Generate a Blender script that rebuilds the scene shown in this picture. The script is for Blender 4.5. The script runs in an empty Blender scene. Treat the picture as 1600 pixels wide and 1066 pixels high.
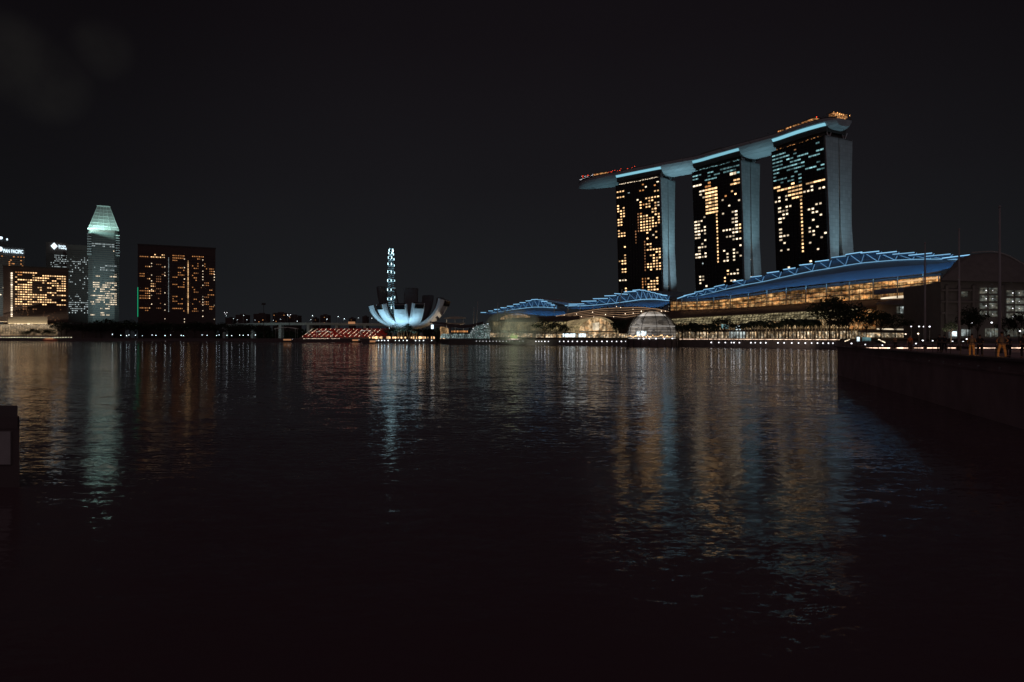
import bpy, bmesh, math, random
from mathutils import Vector, Matrix
R = math.radians
rnd = random.Random(7)
S = bpy.context.scene
C = S.collection

# ------------------------------------------------------------------ camera, world, light
F, HY, H0 = 1066.67, 527.0, 5.5          # focal length in photo pixels, horizon row, eye height (m)
cam = bpy.data.cameras.new('camera'); camo = bpy.data.objects.new('camera', cam); C.objects.link(camo)
cam.sensor_width = 36; cam.lens = 24; cam.shift_y = -6/1600; cam.clip_start = .3; cam.clip_end = 9000
camo.location = (0, 0, H0); camo.rotation_euler = (R(90), 0, 0)
S.camera = camo
S.view_settings.view_transform = 'Standard'; S.view_settings.look = 'None'
S.view_settings.exposure = 0; S.view_settings.gamma = 1
cy = S.cycles
cy.use_denoising = True; cy.denoising_input_passes = 'RGB_ALBEDO_NORMAL'; cy.denoising_prefilter = 'ACCURATE'
cy.max_bounces = 5; cy.diffuse_bounces = 1; cy.glossy_bounces = 3; cy.transmission_bounces = 3; cy.volume_bounces = 0
cy.transparent_max_bounces = 6; cy.sample_clamp_indirect = 2; cy.use_adaptive_sampling = False
cy.caustics_reflective = False; cy.caustics_refractive = False

w = bpy.data.worlds.new('World'); S.world = w; w.use_nodes = True
nt = w.node_tree; N = nt.nodes; L = nt.links; N.clear()
out = N.new('ShaderNodeOutputWorld'); bg = N.new('ShaderNodeBackground'); L.new(bg.outputs[0], out.inputs[0])
tc = N.new('ShaderNodeTexCoord'); sep = N.new('ShaderNodeSeparateXYZ'); L.new(tc.outputs['Generated'], sep.inputs[0])
ramp = N.new('ShaderNodeValToRGB'); L.new(sep.outputs['Z'], ramp.inputs[0])
cr = ramp.color_ramp
cr.elements[0].position = 0.0; cr.elements[0].color = (.0124, .0136, .0156, 1)
cr.elements[1].position = 1.0; cr.elements[1].color = (.0050, .0036, .0048, 1)
for p, c in ((.10, (.0106, .0113, .0130, 1)), (.22, (.0086, .0081, .0098, 1)), (.40, (.0066, .0052, .0067, 1))):
    e = cr.elements.new(p); e.color = c
def nmath(op, a, b=None, c=None, nodes=None, links=None):
    n = (nodes or N).new('ShaderNodeMath'); n.operation = op
    for i, v in enumerate((a, b, c)):
        if v is None: continue
        if hasattr(v, 'links'): (links or L).new(v, n.inputs[i])
        else: n.inputs[i].default_value = v
    return n.outputs[0]
# the city glow is strongest behind the middle of the bay, weakest to the right
def lobe(dirv, lo, hi):
    d = N.new('ShaderNodeVectorMath'); d.operation = 'DOT_PRODUCT'; L.new(tc.outputs['Generated'], d.inputs[0])
    d.inputs[1].default_value = Vector(dirv).normalized()
    m = N.new('ShaderNodeMapRange'); m.interpolation_type = 'SMOOTHSTEP'; L.new(d.outputs['Value'], m.inputs[0])
    m.inputs[1].default_value = lo; m.inputs[2].default_value = hi
    return m.outputs[0]
g = lobe((0.10, 1, 0.02), .72, .99)
fac = nmath('MULTIPLY_ADD', g, .42, .62)
# two faint lit clouds high on the left
cn = N.new('ShaderNodeTexNoise'); cn.inputs['Scale'].default_value = 16; cn.inputs['Detail'].default_value = 4
L.new(tc.outputs['Generated'], cn.inputs['Vector'])
c1 = lobe((-.68, 1, .372), .9986, .99998); c2 = lobe((-.60, 1, .421), .9992, .99998); c3 = lobe((-.735, 1, .408), .9984, .99996)
cl = nmath('MULTIPLY', nmath('MAXIMUM', nmath('MAXIMUM', c3, nmath('MULTIPLY', c1, .9)), nmath('MULTIPLY', c2, .7)), nmath('MULTIPLY_ADD', cn.outputs['Fac'], 1.6, -.25))
cn2 = N.new('ShaderNodeTexNoise'); cn2.inputs['Scale'].default_value = 2.2; cn2.inputs['Detail'].default_value = 3
L.new(tc.outputs['Generated'], cn2.inputs['Vector'])
fac = nmath('MULTIPLY', fac, nmath('MULTIPLY_ADD', cn2.outputs['Fac'], .3, .85))
mul = N.new('ShaderNodeMix'); mul.data_type = 'RGBA'; mul.blend_type = 'MULTIPLY'; mul.inputs[0].default_value = 1
L.new(ramp.outputs[0], mul.inputs[6]); comb = N.new('ShaderNodeCombineColor')
for i in range(3): L.new(fac, comb.inputs[i])
L.new(comb.outputs[0], mul.inputs[7])
add = N.new('ShaderNodeMix'); add.data_type = 'RGBA'; add.blend_type = 'ADD'; L.new(cl, add.inputs[0])
L.new(mul.outputs[2], add.inputs[6]); add.inputs[7].default_value = (.0060, .0058, .0046, 1)
back = lobe((0.0, -1, .12), -.62, .9)
add2 = N.new('ShaderNodeMix'); add2.data_type = 'RGBA'; add2.blend_type = 'ADD'; L.new(back, add2.inputs[0]); L.new(add.outputs[2], add2.inputs[6]); add2.inputs[7].default_value = (.062, .043, .047, 1)
L.new(add2.outputs[2], bg.inputs[0]); bg.inputs[1].default_value = 1.0

# ------------------------------------------------------------------ helpers
class MB:
    def __init__(s): s.v = []; s.f = []; s.m = []
    def add(s, vs, fs, m=0):
        o = len(s.v); s.v += [tuple(v) for v in vs]; s.f += [tuple(i+o for i in f) for f in fs]; s.m += [m]*len(fs); return s
    def hexa(s, p, m=0):     # 8 corners: bottom ring, top ring
        return s.add(p, [(3,2,1,0),(4,5,6,7),(0,1,5,4),(1,2,6,5),(2,3,7,6),(3,0,4,7)], m)
    def box(s, c, sz, rz=0, m=0):
        x, y, z = (q/2 for q in sz); M = Matrix.Rotation(rz, 3, 'Z'); c = Vector(c)
        return s.hexa([c + M @ Vector(q) for q in ((-x,-y,-z),(x,-y,-z),(x,y,-z),(-x,y,-z),(-x,-y,z),(x,-y,z),(x,y,z),(-x,y,z))], m)
    def obox(s, o, a, b, c, m=0):  # corner + three edge vectors
        o, a, b, c = map(Vector, (o, a, b, c))
        return s.hexa([o, o+a, o+a+b, o+b, o+c, o+a+c, o+a+b+c, o+b+c], m)
    def tube(s, pts, r, n=6, m=0, cap=True):
        pts = [Vector(p) for p in pts]; rs = r if isinstance(r, (list, tuple)) else [r]*len(pts)
        vs = []
        for i, p in enumerate(pts):
            t = (pts[min(i+1, len(pts)-1)] - pts[max(i-1, 0)]).normalized()
            u = t.orthogonal().normalized() if abs(t.z) > .9 else t.cross(Vector((0,0,1))).normalized()
            if abs(t.z) > .9: u = (Vector((1,0,0)) - t*t.x).normalized()
            q = t.cross(u)
            for k in range(n):
                a = 2*math.pi*k/n; vs.append(p + u*math.cos(a)*rs[i] + q*math.sin(a)*rs[i])
        fs = [(i*n+k, i*n+(k+1) % n, (i+1)*n+(k+1) % n, (i+1)*n+k) for i in range(len(pts)-1) for k in range(n)]
        if cap: fs += [tuple(range(n))[::-1], tuple((len(pts)-1)*n+k for k in range(n))]
        return s.add(vs, fs, m)
    def loft(s, rings, m=0, closed=True, caps=True):
        n = len(rings[0]); vs = [p for r in rings for p in r]
        fs = [(i*n+k, i*n+(k+1) % n, (i+1)*n+(k+1) % n, (i+1)*n+k) for i in range(len(rings)-1) for k in range(n if closed else n-1)]
        if caps and closed: fs += [tuple(range(n))[::-1], tuple((len(rings)-1)*n+k for k in range(n))]
        return s.add(vs, fs, m)
    def prism(s, poly, z0, z1, m=0):
        return s.loft([[(x, y, z0) for x, y in poly], [(x, y, z1) for x, y in poly]], m)
    def ball(s, c, r, n=8, k=6, m=0, sz=(1,1,1)):
        c = Vector(c); rings = []
        for i in range(k+1):
            a = math.pi*(i/k*.998+.001)-math.pi/2
            rings.append([(c.x+r*sz[0]*math.cos(a)*math.cos(2*math.pi*j/n), c.y+r*sz[1]*math.cos(a)*math.sin(2*math.pi*j/n), c.z+r*sz[2]*math.sin(a)) for j in range(n)])
        return s.loft(rings, m)
    def mesh(s, name, mats):
        me = bpy.data.meshes.new(name); me.from_pydata(s.v, [], s.f)
        mats = mats if isinstance(mats, (list, tuple)) else [mats]
        for x in mats: me.materials.append(x)
        if len(mats) > 1: me.polygons.foreach_set('material_index', s.m)
        me.update()
        b = bmesh.new(); b.from_mesh(me); bmesh.ops.recalc_face_normals(b, faces=b.faces[:]); b.to_mesh(me); b.free()
        return me
    def obj(s, name, mats, parent=None, smooth=False):
        me = s.mesh(name, mats)
        if smooth:
            for p in me.polygons: p.use_smooth = True
        return link(name, me, parent)
def link(name, data, parent=None, mw=None):
    o = bpy.data.objects.new(name, data); C.objects.link(o)
    if parent is not None:
        o.parent = parent; o.matrix_parent_inverse = parent_inv(parent)
    if mw is not None: o.matrix_basis = mw
    return o
def parent_inv(p):
    M = Matrix.Identity(4); q = p
    while q is not None:
        M = q.matrix_parent_inverse @ q.matrix_basis @ M if q is not p else q.matrix_basis.copy()
        if q is p and q.parent is not None:
            M = q.parent.matrix_basis @ q.matrix_parent_inverse @ q.matrix_basis
        break
    return M.inverted()
def tag(o, label=None, cat=None, group=None, kind=None):
    for k, v in (('label', label), ('category', cat), ('group', group), ('kind', kind)):
        if v: o[k] = v
    return o
def thing(name, label, cat, loc=(0,0,0), group=None):
    o = bpy.data.objects.new(name, None); o.location = loc; C.objects.link(o); o.empty_display_size = .5
    o.matrix_basis = Matrix.Translation(loc)
    return tag(o, label, cat, group)
ORD1 = 'first second third fourth fifth sixth seventh eighth ninth tenth eleventh twelfth thirteenth fourteenth fifteenth sixteenth seventeenth eighteenth nineteenth'.split()
TENS = {2:'twent',3:'thirt',4:'fort',5:'fift',6:'sixt',7:'sevent',8:'eight',9:'ninet'}
def nth(i):          # 0-based
    k = i+1
    if k < 20: return ORD1[k-1]
    t, u = divmod(k, 10)
    return TENS[t]+('ieth' if u == 0 else 'y-'+ORD1[u-1])
def W(px, py, D): return Vector(((px-800)/F*D, D, H0-(py-HY)/F*D))
def proj(v): return (800+F*v[0]/v[1], HY-F*(v[2]-H0)/v[1])
def onp(px, py, A, B, off=0.):    # where the sight line meets the vertical plane through A-B
    A = Vector(A); B = Vector(B); n = Vector((-(B-A).y, (B-A).x)).normalized()
    if n.y < 0: n = -n
    A = A + n*off; k = (px-800)/F
    D = A.dot(n)/(k*n.x+n.y)
    return Vector((k*D, D, H0-(py-HY)/F*D))
def lerp(a, b, t): return a+(b-a)*t
def interp(tab, z, k):
    for i in range(len(tab)-1):
        if z <= tab[i+1][0] or i == len(tab)-2:
            t = (z-tab[i][0])/(tab[i+1][0]-tab[i][0]); return lerp(tab[i][k], tab[i+1][k], t)

# ------------------------------------------------------------------ materials
def mat(name, col, rough=.7, var=.25, scale=.4, metal=0., bump=0.):
    m = bpy.data.materials.new(name); m.use_nodes = True; t = m.node_tree; b = t.nodes['Principled BSDF']
    b.inputs['Roughness'].default_value = rough; b.inputs['Metallic'].default_value = metal
    co = t.nodes.new('ShaderNodeTexCoord'); n = t.nodes.new('ShaderNodeTexNoise'); n.inputs['Scale'].default_value = scale
    n.inputs['Detail'].default_value = 5; t.links.new(co.outputs['Object'], n.inputs['Vector'])
    mx = t.nodes.new('ShaderNodeMix'); mx.data_type = 'RGBA'; t.links.new(n.outputs['Fac'], mx.inputs[0])
    mx.inputs[6].default_value = tuple(c*(1-var) for c in col)+(1,); mx.inputs[7].default_value = tuple(min(1, c*(1+var)) for c in col)+(1,)
    t.links.new(mx.outputs[2], b.inputs['Base Color'])
    if bump:
        bp = t.nodes.new('ShaderNodeBump'); bp.inputs['Distance'].default_value = bump; t.links.new(n.outputs['Fac'], bp.inputs['Height']); t.links.new(bp.outputs[0], b.inputs['Normal'])
    return m
def emit(name, col, strength, var=.5, samp='NONE', scale=None):
    """something that gives off light; brightness varies from lamp to lamp (and inside a window when scale is set)"""
    m = bpy.data.materials.new(name); m.use_nodes = True; t = m.node_tree; b = t.nodes['Principled BSDF']
    b.inputs['Base Color'].default_value = (.05, .05, .05, 1); b.inputs['Roughness'].default_value = .5
    b.inputs['Emission Color'].default_value = tuple(col)+(1,)
    oi = t.nodes.new('ShaderNodeObjectInfo'); mr = t.nodes.new('ShaderNodeMapRange')
    geo = t.nodes.new('ShaderNodeNewGeometry')
    src = nmath('FRACT', nmath('ADD', oi.outputs['Random'], geo.outputs['Random Per Island'], nodes=t.nodes, links=t.links), nodes=t.nodes, links=t.links)
    t.links.new(src, mr.inputs[0]); mr.inputs[3].default_value = strength*(1-var); mr.inputs[4].default_value = strength*(1+var)
    val = mr.outputs[0]
    if scale:
        co = t.nodes.new('ShaderNodeTexCoord'); n = t.nodes.new('ShaderNodeTexNoise'); n.inputs['Scale'].default_value = scale; n.inputs['Detail'].default_value = 2
        t.links.new(geo.outputs['Position'], n.inputs['Vector'])
        val = nmath('MULTIPLY', val, nmath('MULTIPLY_ADD', n.outputs['Fac'], 3.2, -.7, nodes=t.nodes, links=t.links), nodes=t.nodes, links=t.links)
        val = nmath('MAXIMUM', val, 0.02, nodes=t.nodes, links=t.links)
    t.links.new(val, b.inputs['Emission Strength'])
    m.cycles.emission_sampling = samp
    return m
def interior(name, ca, cb, strength, scale, dark=.45, sx=1., sz=1.):
    """a lit room seen through glass: warm patches, shelves and people breaking the light"""
    m = bpy.data.materials.new(name); m.use_nodes = True; t = m.node_tree; b = t.nodes['Principled BSDF']
    n_, l_ = t.nodes, t.links
    b.inputs['Base Color'].default_value = (.04, .03, .02, 1); b.inputs['Roughness'].default_value = .4
    geo = n_.new('ShaderNodeNewGeometry'); mp = n_.new('ShaderNodeMapping'); l_.new(geo.outputs['Position'], mp.inputs[0])
    mp.inputs['Scale'].default_value = (sx, sx, sz)
    a = n_.new('ShaderNodeTexNoise'); a.inputs['Scale'].default_value = scale; a.inputs['Detail'].default_value = 4; a.inputs['Roughness'].default_value = .65
    v = n_.new('ShaderNodeTexVoronoi'); v.inputs['Scale'].default_value = scale*2.2
    big = n_.new('ShaderNodeTexNoise'); big.inputs['Scale'].default_value = scale*.22; big.inputs['Detail'].default_value = 1
    for q in (a, v, big): l_.new(mp.outputs[0], q.inputs['Vector'])
    mx = n_.new('ShaderNodeMix'); mx.data_type = 'RGBA'; l_.new(v.outputs['Color'], mx.inputs[0])
    sc = n_.new('ShaderNodeSeparateColor'); l_.new(v.outputs['Color'], sc.inputs[0]); l_.new(sc.outputs[0], mx.inputs[0])
    mx.inputs[6].default_value = tuple(ca)+(1,); mx.inputs[7].default_value = tuple(cb)+(1,)
    l_.new(mx.outputs[2], b.inputs['Emission Color'])
    r = n_.new('ShaderNodeMapRange'); l_.new(a.outputs['Fac'], r.inputs[0]); r.inputs[1].default_value = dark; r.inputs[2].default_value = dark+.22
    r2 = n_.new('ShaderNodeMapRange'); l_.new(big.outputs['Fac'], r2.inputs[0]); r2.inputs[1].default_value = .35; r2.inputs[2].default_value = .62; r2.inputs[3].default_value = .35; r2.inputs[4].default_value = 1.25
    s_ = nmath('MULTIPLY', nmath('MULTIPLY_ADD', r.outputs[0], strength, strength*.12, nodes=n_, links=l_), r2.outputs[0], nodes=n_, links=l_)
    s_ = nmath('MULTIPLY', s_, nmath('MULTIPLY_ADD', sc.outputs[1], .9, .45, nodes=n_, links=l_), nodes=n_, links=l_)
    l_.new(s_, b.inputs['Emission Strength']); m.cycles.emission_sampling = 'NONE'
    return m

def panelled(name, col, bw, bh, rough=.75):
    m = mat(name, col, rough, .10, .05); t = m.node_tree; b = t.nodes['Principled BSDF']; src = b.inputs['Base Color'].links[0].from_socket
    geo = t.nodes.new('ShaderNodeNewGeometry'); se = t.nodes.new('ShaderNodeSeparateXYZ'); t.links.new(geo.outputs['Position'], se.inputs[0])
    hor = nmath('ADD', se.outputs['X'], nmath('MULTIPLY', se.outputs['Y'], .5, nodes=t.nodes, links=t.links), nodes=t.nodes, links=t.links)
    cb = t.nodes.new('ShaderNodeCombineXYZ'); t.links.new(hor, cb.inputs[0]); t.links.new(se.outputs['Z'], cb.inputs[1])
    br = t.nodes.new('ShaderNodeTexBrick'); br.offset = 0; br.inputs['Scale'].default_value = 1; br.inputs['Brick Width'].default_value = bw; br.inputs['Row Height'].default_value = bh; br.inputs['Mortar Size'].default_value = .10
    br.inputs['Color1'].default_value = (1,1,1,1); br.inputs['Color2'].default_value = (.80,.80,.80,1); br.inputs['Mortar'].default_value = (.55,.55,.55,1); t.links.new(cb.outputs[0], br.inputs['Vector'])
    mx = t.nodes.new('ShaderNodeMix'); mx.data_type = 'RGBA'; mx.blend_type = 'MULTIPLY'; mx.inputs[0].default_value = 1; t.links.new(src, mx.inputs[6]); t.links.new(br.outputs['Color'], mx.inputs[7]); t.links.new(mx.outputs[2], b.inputs['Base Color'])
    return m
M = dict(
 concrete=panelled('pale_concrete', (.44,.45,.45), 3.6, 3.3), darkcon=mat('dark_concrete', (.15,.125,.125), .85, bump=.03), stone=mat('quay_stone', (.33,.24,.25), .9, .5, .5),
 glass=mat('dark_glass', (.012,.011,.012), .18, .3, .1), slab=mat('floor_edge', (.05,.045,.045), .6), white=mat('white_paint', (.75,.77,.78), .55, .10, .25),
 steel=mat('painted_steel', (.45,.46,.46), .45), darksteel=mat('dark_steel', (.06,.055,.05), .5), hull=panelled('hull_panels', (.44,.46,.47), 5., 2.2, .5),
 deck=mat('promenade_paving', (.16,.14,.13), .8, .35, .3), roofblue=mat('roof_membrane', (.19,.26,.33), .6, .12, .1), brown=mat('bronze_canopy', (.12,.085,.07), .6),
 leaf=mat('leaves', (.028,.045,.02), .7, .5, .6), leaf2=mat('palm_leaves', (.04,.06,.03), .6, .5, .6), bark=mat('bark', (.09,.07,.05), .9, .3, 3.),
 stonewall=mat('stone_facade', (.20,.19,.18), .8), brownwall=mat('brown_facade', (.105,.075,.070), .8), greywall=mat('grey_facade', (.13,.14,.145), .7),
 red=mat('red_seat', (.55,.03,.02), .5), rubber=mat('dark_fabric', (.02,.02,.022), .8), ply=mat('sail_fabric', (.62,.56,.42), .7),
 w_gold=emit('window_gold', (1,.60,.28), 1.65, .75), w_white=emit('window_warm_white', (1,.80,.56), 1.3, .7), w_amber=emit('window_amber', (1,.42,.14), .62, .5),
 w_dim=emit('window_dim', (1,.45,.2), .28, .5), w_teal=emit('window_teal', (.42,.85,.9), .42, .8, scale=.35), w_cool=emit('window_cool', (.75,.88,.9), .55, .6),
 w_lamp=emit('stair_light', (1,.8,.6), 1.3, .5),
 lamp_cool=emit('lamp_cool_white', (.8,.95,1), 4.5, .5, 'NONE'), lamp_warm=emit('lamp_warm_white', (1,.78,.55), 4, .4, 'NONE'), lamp_white=emit('lamp_white', (.95,.95,1), 2.3, .4, 'NONE'),
 lamp_red=emit('lamp_red', (1,.06,.02), 4, .6, 'NONE'), lamp_orange=emit('lamp_orange', (1,.42,.12), 5, .6, 'NONE'),
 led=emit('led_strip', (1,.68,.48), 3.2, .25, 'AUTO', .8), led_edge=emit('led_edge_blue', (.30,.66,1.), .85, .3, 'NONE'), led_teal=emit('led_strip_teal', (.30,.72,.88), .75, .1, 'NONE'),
 led_green=emit('led_green', (.01,.5,.22), .8, 0, 'NONE'), sign=emit('sign_white', (.72,.9,1), 1.7, .1), screen=emit('screen_white', (.8,.95,1), 1.5, .2, 'NONE', .8),
 shop=interior('shop_interior', (1,.62,.3), (1,.86,.62), 1.45, .42, .47), hall=interior('hall_interior', (1,.40,.11), (1,.62,.26), .85, .22, .42, 1., 2.2),
 louvre=interior('louvre_glow', (.75,.6,.3), (1,.85,.5), .55, .7, .42, 1, 1.5), arcade=interior('arcade_interior', (1,.6,.26), (1,.75,.42), .95, .5, .45, 1., .35),
 coolshop=interior('cool_interior', (.8,.95,.95), (.9,1,.95), .9, .3, .40), officelit=interior('office_interior', (.5,.6,.55), (.7,.65,.5), .19, .5, .38),
 tealglass=interior('crystal_glow', (.5,.8,.8), (.8,.95,.9), 1.0, .8, .50), gold=interior('lattice_glow', (1,.5,.2), (1,.7,.35), .55, .8, .38),
 domeglow=interior('dome_glow', (.85,.78,.72), (1,.85,.7), .60, .18, .25, 1, 1.), vault=interior('vault_glow', (.55,.42,.18), (.85,.65,.33), .5, .45, .40),
)

def area(name, loc, target, sx, sy, power, col, spread=None):
    l = bpy.data.lights.new(name, 'AREA'); l.shape = 'RECTANGLE'; l.size = sx; l.size_y = sy; l.energy = power; l.color = col
    if spread: l.spread = R(spread)
    o = bpy.data.objects.new(name, l); C.objects.link(o)
    loc = Vector(loc); o.matrix_basis = Matrix.Translation(loc) @ (Vector(target)-loc).to_track_quat('-Z', 'Y').to_matrix().to_4x4()
    return o
def strip_light(name, A, B, target_mid, w_, power, col, spread=None):  # long floodlight row from A to B facing target
    A = Vector(A); B = Vector(B); mid = (A+B)/2; x = (B-A).normalized(); z = mid-Vector(target_mid); z = (z - x*z.dot(x)).normalized(); y = z.cross(x)
    l = bpy.data.lights.new(name, 'AREA'); l.shape = 'RECTANGLE'; l.size = (B-A).length; l.size_y = w_; l.energy = power; l.color = col
    if spread: l.spread = R(spread)
    o = bpy.data.objects.new(name, l); C.objects.link(o)
    Mx = Matrix((x, y, z)).transposed().to_4x4(); Mx.translation = mid; o.matrix_basis = Mx
    return o

# ------------------------------------------------------------------ water and land
def water_material():
    m = bpy.data.materials.new('bay_water'); m.use_nodes = True; t = m.node_tree; n_, l_ = t.nodes, t.links; b = n_['Principled BSDF']
    b.inputs['Base Color'].default_value = (.135, .085, .10, 1); b.inputs['Roughness'].default_value = .045; b.inputs['IOR'].default_value = 1.333
    b.inputs['Specular IOR Level'].default_value = .5
    geo = n_.new('ShaderNodeNewGeometry')
    tot = None
    # wave trains: (scale across, scale along, slope)
    for sx, sy, amp, det, rot in ((.11,.30,.014,2,12), (.42,1.2,.024,3,-9), (1.5,3.9,.037,4,6), (4.6,10.,.040,3,-12)):
        mp = n_.new('ShaderNodeMapping'); l_.new(geo.outputs['Position'], mp.inputs[0]); mp.inputs['Scale'].default_value = (sx, sy, 1); mp.inputs['Rotation'].default_value = (0, 0, R(rot))
        no = n_.new('ShaderNodeTexNoise'); no.inputs['Scale'].default_value = 1; no.inputs['Detail'].default_value = det; no.inputs['Distortion'].default_value = .35
        l_.new(mp.outputs[0], no.inputs['Vector'])
        s1 = n_.new('ShaderNodeVectorMath'); s1.operation = 'SUBTRACT'; l_.new(no.outputs['Color'], s1.inputs[0]); s1.inputs[1].default_value = (.5, .5, .5)
        s2 = n_.new('ShaderNodeVectorMath'); s2.operation = 'MULTIPLY'; l_.new(s1.outputs[0], s2.inputs[0]); s2.inputs[1].default_value = (amp*(2.6 if sx < 1 else 3.6), amp*5.2, 0)
        if tot is None: tot = s2.outputs[0]
        else:
            a = n_.new('ShaderNodeVectorMath'); a.operation = 'ADD'; l_.new(tot, a.inputs[0]); l_.new(s2.outputs[0], a.inputs[1]); tot = a.outputs[0]
    # wind patches: calmer and rougher areas
    wn = n_.new('ShaderNodeTexNoise'); wn.inputs['Scale'].default_value = .012; wn.inputs['Detail'].default_value = 3; l_.new(geo.outputs['Position'], wn.inputs['Vector'])
    k = nmath('MULTIPLY_ADD', wn.outputs['Fac'], 1.0, .5, nodes=n_, links=l_)
    sc = n_.new('ShaderNodeVectorMath'); sc.operation = 'SCALE'; l_.new(tot, sc.inputs[0]); l_.new(k, sc.inputs['Scale'])
    a = n_.new('ShaderNodeVectorMath'); a.operation = 'ADD'; l_.new(sc.outputs[0], a.inputs[0]); a.inputs[1].default_value = (0, 0, 1)
    nn = n_.new('ShaderNodeVectorMath'); nn.operation = 'NORMALIZE'; l_.new(a.outputs[0], nn.inputs[0]); l_.new(nn.outputs[0], b.inputs['Normal'])
    b2 = n_.new('ShaderNodeBsdfPrincipled'); b2.inputs['Base Color'].default_value = (.135, .085, .10, 1); b2.inputs['Roughness'].default_value = .34; b2.inputs['IOR'].default_value = 1.333
    mixs = n_.new('ShaderNodeMixShader'); l_.new(nmath('MULTIPLY_ADD', wn.outputs['Fac'], .36, .04, nodes=n_, links=l_), mixs.inputs[0]); l_.new(b.outputs[0], mixs.inputs[1]); l_.new(b2.outputs[0], mixs.inputs[2])
    l_.new(mixs.outputs[0], [q for q in n_ if q.type == 'OUTPUT_MATERIAL'][0].inputs[0])
    return m
tag(MB().add([(-4000,-300,0),(4000,-300,0),(4000,6000,0),(-4000,6000,0)], [(0,1,2,3)]).obj('water', water_material()), 'dark rippled bay water with light streaks', 'water', kind='structure')
SH = [(420,120),(185,283),(148,317),(110,391),(78,419),(-19,510),(-50,545),(-62,600),(-135,615),(-140,700),(-170,755),(-290,765),(-330,990),(-1300,1000)]
tag(MB().prism(SH+[(-1300,3000),(2500,3000),(2500,120)], -3, 3.6).obj('ground', M['darkcon']), 'low reclaimed ground behind the quays', 'ground', kind='structure')
tag(MB().prism([(-1290,1003),(-332,993),(-292,768),(-172,758),(-142,703),(-137,618),(-64,603),(-52,547),(-21,512),(77,421),(112,393),(150,319),(187,285),(260,230),(290,260),(170,330),(140,400),(90,450),(0,540),(-30,620),(-110,660),(-110,770),(-290,800),(-330,1030),(-1290,1040)], 3.6, 3.75).obj('promenade', M['deck']), 'paved waterfront promenade along the far quay', 'promenade', kind='structure')
def shore(px):
    k = (px-800)/F
    for i in range(len(SH)-1):
        a, b = Vector(SH[i]), Vector(SH[i+1]); fa, fb = a.x-k*a.y, b.x-k*b.y
        if fa*fb <= 0 and fa != fb:
            p = a.lerp(b, fa/(fa-fb)); return p
    return Vector((k*1000, 1000))

# ------------------------------------------------------------------ windows
UB = MB().box((0,0,0), (1,1,1))
_um = {}
def unit(mname, part='window'):
    if mname not in _um: _um[mname] = UB.mesh(part, M[mname])
    return _um[mname]
def put_windows(parent, cells, name='window'):
    """cells: (centre, right, up, width, height, material). The 100 nearest are parts of their own, the rest one part."""
    cells = sorted(cells, key=lambda c: c[0].y/(c[3]*c[4])**.5)
    for c in cells[:100]:
        ce, r_, u_, w_, h_, mn = c; nrm = r_.cross(u_)
        mx = Matrix((r_*w_, nrm*.24, u_*h_)).transposed().to_4x4(); mx.translation = ce
        link(name, unit(mn), parent, mx)
    if cells[100:]:
        names = sorted({c[5] for c in cells[100:]}); mb = MB()
        for ce, r_, u_, w_, h_, mn in cells[100:]:
            nrm = r_.cross(u_)*.24; o = ce-r_*w_/2-u_*h_/2-nrm/2
            mb.obox(o, r_*w_, nrm, u_*h_, names.index(mn))
        tag(mb.obj(name, [M[k] for k in names], parent), kind='stuff')
def grid(o, r_, L_, z0, z1, nc, nf, rects, fw=.62, fh=.55, push=(0,0,0), ufun=None, run=1):
    """cells of a facade whose place is lit in rects [(x0,y0,x1,y1,density,material[,fw,fh])] given in photo pixels"""
    cells = []; cw = L_/nc; ch = (z1-z0)/nf; r_ = Vector(r_)
    for j in range(nf):
        lot = 0
        for i in range(nc):
            if i % run == 0 or rnd.random() < .12: lot = rnd.random()
            p = Vector(o) + r_*(cw*(i+.5)); p.z = z0+ch*(j+.5)
            if ufun: p = p + ufun(p.z)
            p = p + Vector(push)
            x, y = proj(p)
            for q in rects:
                if q[0] <= x <= q[2] and q[1] <= y <= q[3]:
                    if (rnd.random() if run == 1 else lot) < q[4]:
                        cells.append((p, r_, Vector((0,0,1)), cw*(q[6] if len(q) > 6 else fw), ch*(q[7] if len(q) > 7 else fh), q[5]))
                    break
    return cells

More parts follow.
